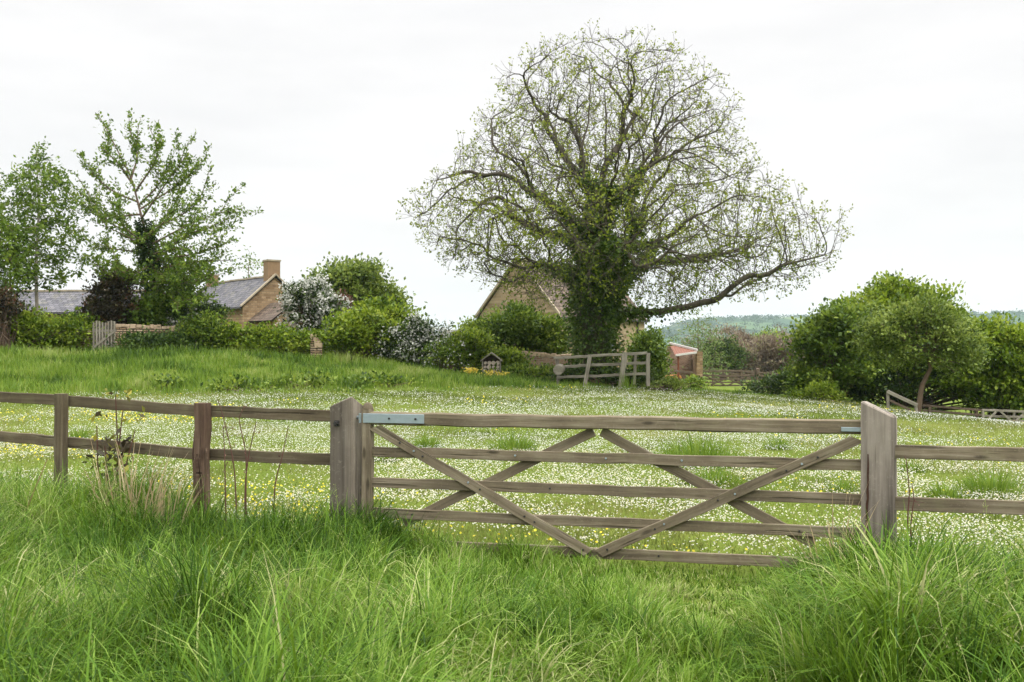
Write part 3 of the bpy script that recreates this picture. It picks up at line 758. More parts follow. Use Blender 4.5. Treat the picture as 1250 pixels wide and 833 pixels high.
def bolt(parent_root, p, nrm, r_=.009, ln=.008, mat='iron'):
    b = PM(); p = np.array(p); b.tube(p - np.array(nrm) * .004, p + np.array(nrm) * ln, r_, r_ * .8, 8)
    return b.build('bolt', M[mat], parent_root)
def on(B0, Bz, z):                                # point on a brace at height z
    a, b = np.array(B0, float), np.array(Bz, float); t = (z - a[2]) / (b[2] - a[2]); return a + (b - a) * t
f1a, f1b = gp(.07, 1.015, fb + .0125), gp(mid - .03, .118, fb + .0125)
f2a, f2b = gp(GL - .03, 1.015, fb + .0125), gp(mid + .05, .118, fb + .0125)
for z in (.90, .84, .80, .61, .56, .37, .33, .14):
    bolt(gate, on(f1a, f1b, z) + gu * random.uniform(-.01, .01), gn, mat='iron' if z not in (.84, .61) else 'zinc')
for z in (.88, .83, .78, .60, .55, .36, .32, .15):
    bolt(gate, on(f2a, f2b, z) + gu * random.uniform(-.01, .01), gn, mat='iron' if z not in (.83, .60, .36) else 'zinc')
for u_, z in ((mid - .60, .825), (mid + .66, .826), (.38, .337), (GL - .42, .35), (mid + .1, .825), (GL * .4, .585), (GL * .62, .118)):
    bolt(gate, gp(u_, z, .013), gn, mat='zinc' if z > .8 else 'iron')
# galvanised hinge strap on the heel end of the top rail, with its fold over the rail
pm = PM()
pm.hexa([gp(-.022, 1.052, .042), gp(.49, 1.055, .037), gp(.49, 1.055, .043), gp(-.022, 1.052, .048)], [gp(-.022, 1.126, .042), gp(.49, 1.126, .037), gp(.49, 1.126, .043), gp(-.022, 1.126, .048)])
strap = pm.build('hinge_strap', M['zinc'], gate, bevel=.002)
for u_ in (.20, .42): bolt(strap, gp(u_, 1.09, .043), gn, .010, .010)
pm = PM(); pm.tube(gp(-.055, 1.05, .02), gp(-.055, 1.125, .02), .014, n=12); pm.build('hinge_eye', M['zinc'], gate, smooth=False)
pm = PM(); pm.hexa([gp(GL - .14, 1.068, .037), gp(GL + .01, 1.068, .037), gp(GL + .01, 1.068, .052), gp(GL - .14, 1.068, .052)], [gp(GL - .14, 1.098, .037), gp(GL + .01, 1.098, .037), gp(GL + .01, 1.098, .052), gp(GL - .14, 1.098, .052)])
pm.build('latch', M['zinc'], gate, bevel=.002)

# gate posts: heavy square oak with weathered sloping tops
def gate_post(label, px, d, yaw, w, tops, mat):
    X0 = (px - CX) / F * d; base = np.array([X0, d, 0.0])
    r = root('gate_post', label, 'gate post', base)
    c, s = math.cos(yaw), math.sin(yaw)
    ex = np.array([c, s, 0]); ey = np.array([-s, c, 0])
    cor = [(-1, -1), (1, -1), (1, 1), (-1, 1)]
    V = []; levels = 14
    ch = .035
    prof = []
    for i, (a, b) in enumerate(cor):
        e0 = [(-1 + ch * 2, -1), (1 - ch * 2, -1), (1, -1 + ch * 2), (1, 1 - ch * 2), (1 - ch * 2, 1), (-1 + ch * 2, 1), (-1, 1 - ch * 2), (-1, -1 + ch * 2)]
    P8 = e0
    def topz(a, b):   # bilinear in the four corner heights
        u, v = (a + 1) / 2, (b + 1) / 2
        return tops[0] * (1 - u) * (1 - v) + tops[1] * u * (1 - v) + tops[2] * u * v + tops[3] * (1 - u) * v
    Fc = []
    for k in range(levels + 1):
        t = k / levels
        sw = 1 + .015 * math.sin(k * 1.7 + px) + random.uniform(-.006, .006)
        for a, b in P8:
            z = -.35 + (topz(a, b) + .35) * t
            V.append(tuple((ex * a * w / 2 + ey * b * w / 2) * sw + [0, 0, z]))
    for k in range(levels):
        for i in range(8):
            j = (i + 1) % 8; Fc.append((k * 8 + i, k * 8 + j, (k + 1) * 8 + j, (k + 1) * 8 + i))
    n0 = levels * 8
    ring = []
    for a, b in P8:                                # softened arris round the top
        ring.append(tuple(ex * a * w * .46 + ey * b * w * .46 + [0, 0, topz(a * .92, b * .92) + .012]))
    V += ring
    for i in range(8):
        j = (i + 1) % 8; Fc.append((n0 + i, n0 + j, n0 + 8 + j, n0 + 8 + i))
    Fc.append(tuple(n0 + 8 + i for i in range(8)))
    me = bpy.data.meshes.new('post_shaft'); me.from_pydata(V, [], Fc); me.update(); me.materials.append(M[mat])
    o = bpy.data.objects.new('post_shaft', me); COL.objects.link(o); o.parent = r
    return r, base, ex, ey
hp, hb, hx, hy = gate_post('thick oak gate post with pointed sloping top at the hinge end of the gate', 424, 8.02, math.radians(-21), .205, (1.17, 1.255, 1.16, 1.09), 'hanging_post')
q = hb - hy * .103 + hx * -.035 + [0, 0, 1.045]
pm = PM(); pm.box(q, .045, .008, .045, math.radians(-21)); pm.tube(q, q - hy * .03, .016, n=6); pm.build('hinge_bolt', M['iron'], hp)
pm = PM(); q = hb + hx * .103 + hy * -.02 + [0, 0, 1.09]; pm.tube(q - hx * .01, q + hx * .07, .012, n=8); pm.build('hinge_pin', M['zinc'], hp)
lp, lb, lx, ly = gate_post('pale cracked oak gate post with sloping top at the latch end of the gate', 1073, 6.93, math.radians(-28), .212, (1.275, 1.175, 1.165, 1.265), 'post')
# long red-brown drying crack on its face, a shallow groove with ragged lips
pm = PM(); zc = np.linspace(.12, .92, 22); pts = []
for i, z in enumerate(zc): pts.append((lx * (-.055 + .003 * math.sin(i * .5) + random.uniform(-.0035, .0035) - .01 * (1 - i / 22)), z, .003 + .009 * math.sin(math.pi * i / 21) * random.uniform(.35, 1)))
for (a, z0, w0), (b, z1, w1) in zip(pts[:-1], pts[1:]):
    f0 = lb - ly * .1095
    pm.hexa([f0 + a - lx * w0 + [0, 0, z0], f0 + a + lx * w0 + [0, 0, z0], f0 + a + lx * w0 + ly * .01 + [0, 0, z0], f0 + a - lx * w0 + ly * .01 + [0, 0, z0]],
            [f0 + b - lx * w1 + [0, 0, z1], f0 + b + lx * w1 + [0, 0, z1], f0 + b + lx * w1 + ly * .01 + [0, 0, z1], f0 + b - lx * w1 + ly * .01 + [0, 0, z1]])
M['crackwood'] = plain_mat('split_heartwood', (.055, .028, .018), .95, 0, .6, 40)
pm.build('drying_crack', M['crackwood'], lp)

# ================================================================== FRONT FENCES
fl = root('rail_fence', 'brown weathered two rail post fence to the left of the gate', 'fence', (-2.57, 8.3, 0))
LP = [(-150, 9.75, 1.27, -.0), (76, 8.8, 1.236, .095), (248, 8.3, 1.185, .115)]
fx = [at(p, 0, d)[:2] for p, d, _, _ in LP] + [hb[:2] - hx[:2] * .11]
for (p, d, zt, w), f_ in zip(LP, fx):
    w = w or .1; tz_ = gz(f_[0], f_[1])
    board('post', (f_[0], f_[1] - .03, tz_ - .1), (f_[0] + .004, f_[1] - .03, zt), w, w * .9, M['bark_post'] if p == 248 else M['fence'], fl, flat=(-.3, -1, 0), wob=.010 if p == 248 else .004)
tz_l = [1.23, 1.172, 1.112, 1.092]; bz_l = [.88, .806, .752, .735]
for i in range(3):
    a, b = fx[i], fx[i + 1]; dd = (b - a) / np.linalg.norm(b - a)
    for zz_ in (tz_l, bz_l):
        board('rail', (a[0] - (0 if i else .1), a[1] + .035, zz_[i]), (b[0] + dd[0] * .0 - .005, b[1] + .035, zz_[i + 1]), .094, .034, M['fence'], fl)
# splinters peeling off the bark post
pm = PM()
for k in range(5):
    x0 = fx[2][0] + random.uniform(-.03, .055); yy = fx[2][1] - .09
    pm.tube((x0, yy, random.uniform(.6, 1.0)), (x0 + random.uniform(0, .05), yy - .012, random.uniform(.35, .55)), .008, .004, 5)
pm.build('bark_splinter', M['bark_post'], fl)

fr = root('rail_fence', 'short run of two rail post fence to the right of the pale gate post', 'fence', (4.6, 6.45, 0))
r0 = lb[:2] + lx[:2] * .1; rp = np.array([4.75, 6.42]); r1 = np.array([7.0, 6.0])
for zz_ in ((.935, .93, .92), (.575, .565, .55)):
    board('rail', (r0[0], r0[1] + .02, zz_[0]), (rp[0], rp[1] + .05, zz_[1]), .094, .034, M['gate'], fr)
    board('rail', (rp[0] + .004, rp[1] + .05, zz_[1]), (r1[0], r1[1] + .05, zz_[2]), .094, .034, M['gate'], fr)
for q in (rp, r1): board('post', (q[0], q[1], -.1), (q[0], q[1], 1.12), .11, .1, M['fence'], fr, flat=(.2, -1, 0))

# ------------------------------------------------------------------ plants in front of the fence
def cane(pts, r0_, r1_): return stems_tube([pts], [r0_], [r1_], .06, 5)
b = np.array([*at(140, 0, 8.42)[:2], .1]); dk = root('dock_plant', 'withered dark dock plant with a few yellow leaves before the left fence', 'plant', b)
sl = []
for px, py, dd in ((141, 483, 8.42), (150, 500, 8.36), (128, 545, 8.3), (165, 525, 8.36), (118, 520, 8.4)):
    e = at(px, py, dd); sl.append([b, (b + e) / 2 + rng.normal(size=3) * .05, e])
for q in sl: add('stem', *cane(q, .011, .004), M['redstem'], dk)
LP_ = []
for px, py, n_, sx, sy, sz in ((130, 482, 7, 5, 1.5, .05), (150, 481, 9, 7, 1.5, .05), (122, 507, 5, 5, 2, .06), (168, 509, 7, 7, 3, .06), (130, 540, 12, 7, 4, .065), (155, 536, 16, 8, 5, .07), (128, 560, 20, 10, 6, .07), (147, 560, 34, 9, 12, .075), (140, 580, 16, 10, 8, .07), (112, 562, 6, 6, 3, .06)):
    for k in range(n_): LP_.append((at(px + rng.normal() * sx, py + rng.normal() * sy, 8.38 + rng.normal() * .06), sz * rng.uniform(.7, 1.4)))
P = np.array([p for p, _ in LP_]); S = np.array([q for _, q in LP_])
D = rng.normal(size=(len(P), 3)) + [0, 0, -.2]
V, Fc, R = leaf_quads(P, D, S, S * .5, np.clip(np.where(P[:, 2] > 1.05, .55, .25) + rng.normal(size=len(P)) * .28, 0, 1)); add('foliage', V, Fc, M['dockleaf'], dk, attrs={'rnd': R})

def canes(label, lst, base_px, d, mat='redstem', cat='plant stems', name='bramble_cane', buds=True):
    b = np.array([*at(base_px, 0, d)[:2], .12]); r = root(name, label, cat, b)
    parts = []; tips = []
    for pts in lst:
        Q = [at(px, py, d + k * .02) for k, (px, py) in enumerate(pts)]; Q = [np.array([Q[0][0] + .01, Q[0][1], gz(Q[0][0], Q[0][1]) - .03])] + Q; parts = [cane(Q, .0085, .003)]
        L = polyline(Q, .07)
        for q in L[8:]:
            if buds and rng.random() < .55:
                e = q + rng.normal(size=3) * .035 + [0, 0, .02]; parts.append(tubes([q], [e], [.003], [.0015], 3)); tips.append(e)
        V, Fc, _ = join(*parts); add('stem', V, Fc, M[mat], r)
    if tips:
        tips = np.array(tips); V, Fc, R = leaf_quads(tips, rng.normal(size=(len(tips), 3)), .022, .014, rng.random(len(tips))); add('foliage', V, Fc, M['leaf_red'], r, attrs={'rnd': R})
    return r
canes('five bare red brown canes standing before the left fence near the hinge post', [[(288, 610), (284, 560), (270, 500), (266, 488)], [(300, 610), (300, 555), (292, 510), (303, 494)], [(275, 600), (274, 550), (272, 520)], [(335, 600), (345, 555), (352, 520)], [(299, 605), (303, 560), (313, 515)]], 295, 8.0)
canes('thin red brown stems beside the right face of the pale gate post', [[(1108, 640), (1110, 600), (1106, 560)], [(1112, 640), (1116, 610), (1113, 590)]], 1110, 6.75)
canes('single long pale dry stalk leaning at the left frame edge', [[(12, 668), (35, 615), (58, 560)]], 14, 7.2, 'straw', 'dry stalk', 'dry_stalk', False)

# ================================================================== THE BIG TREE
T0 = np.array([3.05, 36.0, gz(3.05, 36.0)])
def tp(px, py, dy=0.0):                            # limb way-point: read off at the trunk's distance, then moved dy in depth
    p = at(px, py, 36.0 + dy); return p
tree = root('old_tree', 'huge spreading old tree with sparse spring leaves and ivy covered trunk in the field', 'tree', T0)

prof = [(3.0, 2.2, 3.6), (3.6, 3.6, 7.4), (4.3, 5.0, 8.4), (5.0, 6.0, 8.7), (6.0, 6.9, 8.2), (6.9, 6.6, 6.6), (8.1, 5.5, 5.7), (9.6, 4.35, 5.5), (11.1, 3.5, 4.5), (12.0, 2.6, 2.9), (12.55, 1.6, 1.8), (12.8, .4, .5)]
sk = Skel(); MAIN = []
MAIN.append([T0 + [0, 0, -.2], tp(727, 440), tp(724, 390), tp(722, 340), tp(724, 290), tp(730, 240), tp(738, 200), tp(740, 160), tp(738, 110)]); sk.limb(MAIN[-1], .22, .03)
MAIN.append([tp(735, 370), tp(755, 330, -.4), tp(772, 285, -.6), tp(768, 250, -.8), tp(782, 215, -1.0), tp(800, 190, -1.2)]); sk.limb(MAIN[-1], .22, .06)
MAIN.append([tp(740, 385), tp(790, 381, -.6), tp(850, 373, -1.0), tp(880, 361, -1.1), tp(905, 342, -1.2), tp(945, 331, -1.2), tp(985, 325, -1.0), tp(1008, 318, -.9)]); sk.limb(MAIN[-1], .22, .06)
MAIN.append([tp(745, 345), tp(790, 322, .6), tp(840, 316, 1.2), tp(890, 308, 1.6), tp(930, 300, 1.8)]); sk.limb(MAIN[-1], .22, .06)
MAIN.append([tp(718, 345), tp(680, 328, -.6), tp(655, 325, -1.0), tp(632, 342, -1.3), tp(606, 345, -1.5)]); sk.limb(MAIN[-1], .22, .06)
MAIN.append([tp(720, 310), tp(690, 290, .4), tp(655, 280, .9), tp(615, 262, 1.2), tp(570, 250, 1.4)]); sk.limb(MAIN[-1], .22, .06)
MAIN.append([tp(724, 290), tp(690, 262, -1.2), tp(650, 235, -2.2), tp(610, 210, -2.8)]); sk.limb(MAIN[-1], .22, .06)
MAIN.append([tp(730, 240), tp(700, 205, .6), tp(672, 165, 1.0), tp(650, 130, 1.4)]); sk.limb(MAIN[-1], .22, .06)
MAIN.append([tp(738, 205), tp(765, 160, .6), tp(790, 115, 1.0), tp(805, 85, 1.2)]); sk.limb(MAIN[-1], .22, .06)
MAIN.append([tp(726, 270), tp(770, 225, 1.4), tp(820, 180, 2.6), tp(860, 150, 3.2)]); sk.limb(MAIN[-1], .22, .06)
MAIN.append([tp(724, 300), tp(720, 250, 2.0), tp(715, 200, 3.6), tp(700, 160, 4.6)]); sk.limb(MAIN[-1], .22, .06)
MAIN.append([tp(728, 310), tp(740, 260, -2.0), tp(750, 215, -3.6), tp(760, 180, -4.6)]); sk.limb(MAIN[-1], .22, .06)
MAIN.append([tp(735, 340), tp(740, 300, -2.6), tp(735, 280, -4.8)]); sk.limb(MAIN[-1], .22, .06)
MAIN.append([tp(722, 340), tp(725, 300, 2.6), tp(720, 280, 4.8)]); sk.limb(MAIN[-1], .22, .06)
ctr = T0 + [0, 0, 4.2]
for gen, (tset, steps, ln, wb) in enumerate((((.25, .4, .55, .7, .85, 1.0), 6, .42, .10), ((.3, .5, .7, .9), 5, .34, .08))):
    for Lm in list(MAIN)[(1 if gen == 0 else 14):]:
        Qm = polyline(Lm, .15)
        for t in tset:
            i_ = min(len(Qm) - 2, int(t * (len(Qm) - 1) + rng.integers(-2, 3))); i_ = max(2, i_); p = Qm[i_]
            tan = unit(Qm[i_ + 1] - Qm[i_ - 1]); outw = unit(p - ctr)
            dv = unit(tan * .75 + rng.normal(size=3) * .62 + outw * .45 + [0, 0, .16]); pts = [p]
            rem = 1.0 if gen == 0 else .75
            for k_ in range(steps):
                dv = unit(dv + rng.normal(size=3) * .24 + outw * .10 + [0, 0, .05]); p = p + dv * ln * rem; pts.append(p)
            q_ = pts[-1] - T0; W_ = np.array(prof); lim = np.interp(q_[2], W_[:, 0], W_[:, 2] if q_[0] > 0 else W_[:, 1])
            if 3.2 < q_[2] < 12.6 and abs(q_[0]) < lim * .93 and abs(q_[1]) < 5.6:
                MAIN.append(pts); sk.limb(pts, .2, wb)
att = crown_points(prof, 5200, .85, .46) + [T0[0], T0[1], 0]
rho = np.hypot(att[:, 0] - T0[0], att[:, 1] - T0[1]); att = att[(att[:, 2] > 3.9) | (rho > 2.4)]
sk.grow(att, .17, 1.9, .30, 150, .09, .5).radii(.0088, 2.08)
low = np.arange(len(sk.P))
tr_scale = np.interp(sk.r, [0, .05, .2, .5], [1, 1.55, 1.5, 1.3]); sk.r = sk.r * tr_scale
V, Fc, _ = join(*sk.tube_parts()); add('trunk', V, Fc, M['bark'], tree, smooth=True)
thin = np.where((sk.r < .028))[0]; ends = np.where(sk.tip)[0]
src = np.concatenate([np.repeat(ends, 3), rng.choice(thin, int(len(thin) * .45))]); q_ = sk.P[src] - T0; src = src[~((np.hypot(q_[:, 0], q_[:, 1]) < 1.9) & (q_[:, 2] < 6.5))]; N = len(src)
D = unit(sk.dirs[src] * .9 + unit(sk.P[src] - ctr) * .35 + rng.normal(size=(N, 3)) * .5 + [0, 0, .1]); L1 = rng.uniform(.14, .36, N)[:, None]
A = sk.P[src]; B = A + D * L1; D2 = unit(D + rng.normal(size=(N, 3)) * .45 + [0, 0, .22]); Cc = B + D2 * L1 * .9
tw = join(tubes(A, B, np.full(N, .0070), np.full(N, .0058), 3), tubes(B, Cc, np.full(N, .0058), np.full(N, .004), 3))
add('twigs', tw[0], tw[1], M['twig'], tree)
# sparse spring leaves, thicker low down and to the lower right
hgt = np.clip((B[:, 2] - 3) / 10, 0, 1); pl = np.interp(hgt, [0, .25, .5, 1], [1.9, 1.6, .85, .55]) * (.3 + 1.4 * fbm(B[:, 0], B[:, 2] * 1.0 + B[:, 1] * .7, .9, 91, 2))
pick = np.where(rng.random(N) < pl * .8)[0]; ix = np.repeat(pick, 5); n_ = len(ix)
P = Cc[ix] + rng.normal(size=(n_, 3)) * .055
s_ = rng.uniform(.055, .13, n_)
V, Fc, R = leaf_quads(P, rng.normal(size=(n_, 3)) + [0, 0, .1], s_, s_ * .62, np.clip(rng.normal(.5, .2, n_) - .25 * (hgt[ix] < .2), 0, 1)); add('crown', V, Fc, M['bud'], tree, attrs={'rnd': R})
# ivy on trunk and lower limbs
iv = np.where((sk.r > .07) & (sk.P[:, 2] < 8.2))[0]; wgt = sk.r[iv] ** .7 * np.interp(sk.P[iv, 2], [0, 3.6, 5, 8.2], [1.6, 1.6, .95, .16]) * np.interp(np.abs(sk.P[iv, 0] - T0[0]), [1.2, 1.7, 2.6, 3.4], [1, .4, .15, .01]); wgt /= wgt.sum()
N = 32000; q = rng.choice(iv, N, p=wgt); dr = rand_dir(N); dr[:, 2] *= .5
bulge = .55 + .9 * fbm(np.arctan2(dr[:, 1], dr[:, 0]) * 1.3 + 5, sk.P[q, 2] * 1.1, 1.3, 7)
off = sk.r[q] * 1.0 + .32 * bulge * np.clip(sk.r[q] / .3, .25, 1.0) * np.interp(sk.P[q, 2], [0, 3, 6], [1.15, 1.3, .8])
P = sk.P[q] + unit(dr) * (off * rng.uniform(.65, 1.1, N))[:, None] + rng.normal(size=(N, 3)) * .08
P[:, 2] = np.maximum(P[:, 2], T0[2] + .03)
s_ = rng.uniform(.08, .16, N)
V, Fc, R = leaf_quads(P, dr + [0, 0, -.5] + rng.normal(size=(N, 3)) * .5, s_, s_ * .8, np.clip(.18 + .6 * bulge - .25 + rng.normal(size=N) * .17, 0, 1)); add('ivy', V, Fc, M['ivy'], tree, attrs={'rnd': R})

# ================================================================== OTHER TREES WITH VISIBLE BRANCHES
def sca_tree(name, label, base, limbs, prof, natt, leaf, per, lmat, bark, step=.25, kill=.45, infl=3., tip=.008, depth=.9, shell=.55, ivy=0, droop=0., scatter=.16, asp=.55, group=None):
    base = np.array(base, float); r = root(name, label, 'tree', base, group); s = Skel()
    for L in limbs: s.limb(L, step)
    a = crown_points(prof, natt, depth, shell) + [base[0], base[1], 0]
    s.grow(a, step, infl, kill, 110, .22, .3).radii(tip, 2.1)
    V, Fc, _ = join(*s.tube_parts()); add('trunk', V, Fc, M[bark], r, smooth=True)
    e = np.where(s.r < tip * 2.6)[0]; ix = np.repeat(e, per); n = len(ix)
    P = s.P[ix] + rng.normal(size=(n, 3)) * scatter + np.column_stack([np.zeros(n), np.zeros(n), -droop * rng.random(n)])
    sz = leaf * rng.uniform(.65, 1.25, n)
    V, Fc, R = leaf_quads(P, rng.normal(size=(n, 3)) * .7 + s.dirs[ix] * .5 + [0, 0, -.4 * (droop > 0)], sz, sz * asp, np.clip(rng.normal(.5, .15, len(s.P))[ix] + rng.normal(size=n) * .14, 0, 1))
    add('crown', V, Fc, M[lmat], r, attrs={'rnd': R})
    if ivy:
        iv = np.where((s.r > .05) & (s.P[:, 2] < base[2] + ivy))[0]; q = rng.choice(iv, 3500); dr = rand_dir(3500)
        P = s.P[q] + dr * (s.r[q] + rng.uniform(.05, .32, 3500))[:, None]
        V, Fc, R = leaf_quads(P, dr + [0, 0, -.3], .13, .1, rng.random(3500) * .8); add('ivy', V, Fc, M['leaf_dark'], r, attrs={'rnd': R})
    return r

# airy pale-stemmed tree at the far left
d = 40.; b = at(47, 400, d); b[2] = gz(b[0], b[1])
zz = lambda py, d: EYE + (CY - py) / F * d
prof = [(zz(352, d), .6, .8), (zz(330, d), 1.6, 1.9), (zz(290, d), 2.1, 2.1), (zz(250, d), 1.9, 1.9), (zz(215, d), 1.4, 1.5), (zz(190, d), .6, .7), (zz(174, d), .15, .2)]
sca_tree('slender_tree', 'slender pale stemmed tree with airy green foliage above the hedge at left', b, [[b, at(44, 330, d), at(47, 260, d), at(45, 200, d), at(47, 180, d)]], prof, 700, .165, 19, 'leaf_mid', 'pale_bark', .25, .4, scatter=.13)
# its darker neighbour cut by the frame
d = 38.; b = at(-25, 400, d); b[2] = gz(b[0], b[1])
prof = [(zz(365, d), 1.0, 1.6), (zz(330, d), 1.8, 2.0), (zz(290, d), 1.9, 1.7), (zz(260, d), 1.2, .8), (zz(235, d), .3, .3)]
sca_tree('garden_tree', 'green garden tree cut off by the left frame edge', b, [[b, at(-25, 330, d), at(-24, 270, d)]], prof, 600, .175, 24, 'leaf_mid', 'brown_bark', .25, .4)
d = 37.; b = at(2, 400, d); b[2] = gz(b[0], b[1])
bush('copper_shrub', 'dark red leaved shrub behind the hedge at the left frame edge', 'shrub', b, [(-.1, 0, 1.2, .55, .6, .9), (.1, 0, 1.9, .45, .5, .6)], .11, 2600, 'leaf_copper', hollow=.3)

# cherry with long leafy spears
d = 41.; b = at(186, 395, d); b[2] = gz(b[0], b[1])
ch = root('cherry_tree', 'cherry tree with long straight leafy shoots spreading above the dark copper shrub', 'tree', b)
trunk_l = [b + [0, 0, -.2], at(187, 345, d), at(184, 312, d), at(169, 250, d), at(160, 218, d), at(146, 189, d), at(131, 160, d), at(119, 139, d)]
limbs = [([184, 312], [150, 280], [112, 270], -.6), ([178, 290], [135, 262], [92, 212], .8), ([169, 247], [135, 228], [100, 200], -1.), ([172, 262], [120, 255], [78, 232], 1.2),
         ([160, 218], [160, 180], [155, 152], .4), ([165, 235], [185, 190], [181, 152], -.8), ([160, 222], [140, 195], [124, 180], .9), ([172, 255], [215, 225], [245, 196], .6), ([174, 265], [200, 215], [230, 186], -1.2),
         ([178, 282], [235, 240], [258, 203], 1.0), ([182, 300], [240, 262], [297, 254], -.5), ([184, 305], [240, 282], [290, 262], 1.3), ([184, 318], [240, 300], [288, 292], -1.2),
         ([185, 330], [240, 318], [284, 318], .7), ([186, 340], [230, 335], [265, 348], -.9), ([184, 325], [225, 290], [262, 282], -1.8), ([182, 310], [150, 300], [108, 302], 1.4),
         ([186, 345], [150, 335], [115, 322], -.8), ([180, 295], [205, 262], [222, 232], 2.), ([184, 320], [215, 312], [250, 340], 1.8), ([170, 250], [190, 225], [206, 200], .2), ([182, 300], [160, 262], [142, 240], -2.), ([180, 290], [195, 260], [215, 255], -2.2), ([184, 312], [205, 300], [240, 306], -2.4)]
for k_ in range(16):
    sd_ = -1 if rng.random() < .4 else 1; y0_ = rng.uniform(318, 358); ex_ = 186 + sd_ * rng.uniform(32, 88 if sd_ > 0 else 72); ey_ = y0_ - rng.uniform(-22, 34); dy_ = rng.uniform(-2.6, 2.6)
    limbs.append(([185, y0_], [(185 + ex_) / 2, (y0_ + ey_) / 2 + rng.uniform(-8, 10)], [ex_, ey_], dy_))
lines = [trunk_l]; r0s = [.10]; r1s = [.010]; LPp = []; LDd = []
def spear(Q, start):
    L = polyline(Q, .10); n = len(L)
    for i in range(int(n * start), n):
        t = i / n; dirv = unit(L[min(i + 1, n - 1)] - L[max(i - 1, 0)]); m_ = rng.poisson(4.6)
        P_ = L[i] + rng.normal(size=(m_, 3)) * .075; LPp.append(P_); LDd.append(np.tile(dirv * .5, (m_, 1)) + rng.normal(size=(m_, 3)) * .7 + [0, 0, .1])
for a, m_, e, dy in limbs:
    Q = [at(*a, d), at(*m_, d + dy * .55) + rng.normal(size=3) * .15 - [0, 0, .22], at(*e, d + dy)]; lines.append(Q); r0s.append(.045); r1s.append(.008); spear(Q, .05)
    for k in range(6):                             # side shoots
        t = rng.uniform(.3, .85); L = polyline(Q, .1); s0 = L[int(t * (len(L) - 1))]; dv = unit(L[-1] - L[0])
        e2 = s0 + unit(dv * .8 + rng.normal(size=3) * .55 + [0, 0, .35]) * rng.uniform(.5, 1.5); Q2 = [s0, (s0 + e2) / 2 + rng.normal(size=3) * .05, e2]
        lines.append(Q2); r0s.append(.014); r1s.append(.005); spear(Q2, .05)
spear(trunk_l[3:], .3)
V, Fc = stems_tube(lines, r0s, r1s, .2, 6); add('trunk', V, Fc, M['brown_bark'], ch, smooth=True)
P = np.concatenate(LPp); D = np.concatenate(LDd); n = len(P); s_ = rng.uniform(.11, .20, n)
V, Fc, R = leaf_quads(P, D, s_, s_ * .5, np.clip(rng.normal(.52, .2, n), 0, 1)); add('crown', V, Fc, M['leaf_mid'], ch, attrs={'rnd': R})
n = 4200; zt = rng.uniform(0, 1, n); pts = np.array([np.interp(zt, [0, .4, 1], [q[i] for q in (b, at(187, 345, d), at(176, 272, d))]) for i in range(3)]).T
dr = rand_dir(n); P = pts + dr * np.array([.5, .5, .3]) * rng.uniform(.4, 1.15, (n, 1)) * (1.15 - .5 * zt[:, None])
V, Fc, R = leaf_quads(P, dr + [0, 0, -.3], rng.uniform(.09, .15, n), .09, rng.random(n) * .75); add('ivy', V, Fc, M['leaf_dark'], ch, attrs={'rnd': R})

# wispy young tree behind the cottage ridge
d = 60.; b = at(303, 380, d); b[2] = gz(b[0], b[1])
prof = [(zz(338, d), 1.0, 1.0), (zz(322, d), 1.6, 1.2), (zz(308, d), .9, 1.0), (zz(300, d), .2, .3)]
sca_tree('young_tree', 'wispy young tree showing above the ridge just left of the cottage chimney', b, [[b, at(303, 340, d), at(305, 318, d)]], prof, 70, .2, 5, 'leaf_mid', 'brown_bark', .3, .5)

# ================================================================== BUILDINGS
def quad_uv(me, uvs):
    l = me.uv_layers.new(name='UVMap')
    for i, uv in enumerate(uvs): l.data[i].uv = uv
def roof_slope(name, r, e0, e1, r1, r0_, mat, th=.07):
    """A roof slope as a thin slab: eave e0-e1, ridge r0-r1; tiles follow its UV in metres."""
    e0, e1, r1, r0_ = [np.array(q, float) for q in (e0, e1, r1, r0_)]
    nrm = unit(np.cross(e1 - e0, r0_ - e0)); nrm = nrm if nrm[2] > 0 else -nrm
    nu, nv = 26, 14; V = []; UV = []
    for j in range(nv + 1):
        for i in range(nu + 1):
            u, v = i / nu, j / nv
            p = (e0 * (1 - u) + e1 * u) * (1 - v) + (r0_ * (1 - u) + r1 * u) * v
            sag = -.05 * math.sin(math.pi * u) * math.sin(math.pi * v) + random.uniform(-.006, .006)
            V.append(p + nrm * (th + sag)); UV.append((u * np.linalg.norm(e1 - e0), v * np.linalg.norm(r0_ - e0)))
    Fc = [(j * (nu + 1) + i, j * (nu + 1) + i + 1, (j + 1) * (nu + 1) + i + 1, (j + 1) * (nu + 1) + i) for j in range(nv) for i in range(nu)]
    k = len(V); V += [e0, e1, r1, r0_]; UV += [(0, 0)] * 4
    c = [0, nu, nv * (nu + 1) + nu, nv * (nu + 1)]
    for a, b_ in ((0, 1), (1, 2), (2, 3), (3, 0)): Fc.append((k + a, k + b_, c[b_], c[a]))
    Fc.append((k + 3, k + 2, k + 1, k))
    base = LOC[r]; me = bpy.data.meshes.new(name); me.from_pydata([tuple(np.array(v) - base) for v in V], [], Fc); me.update(); me.materials.append(M[mat])
    l = me.uv_layers.new(name='UVMap')
    for lp_ in me.loops: l.data[lp_.index].uv = UV[lp_.vertex_index]
    o = bpy.data.objects.new(name, me); COL.objects.link(o); o.parent = r; LOC[o] = base
    return o
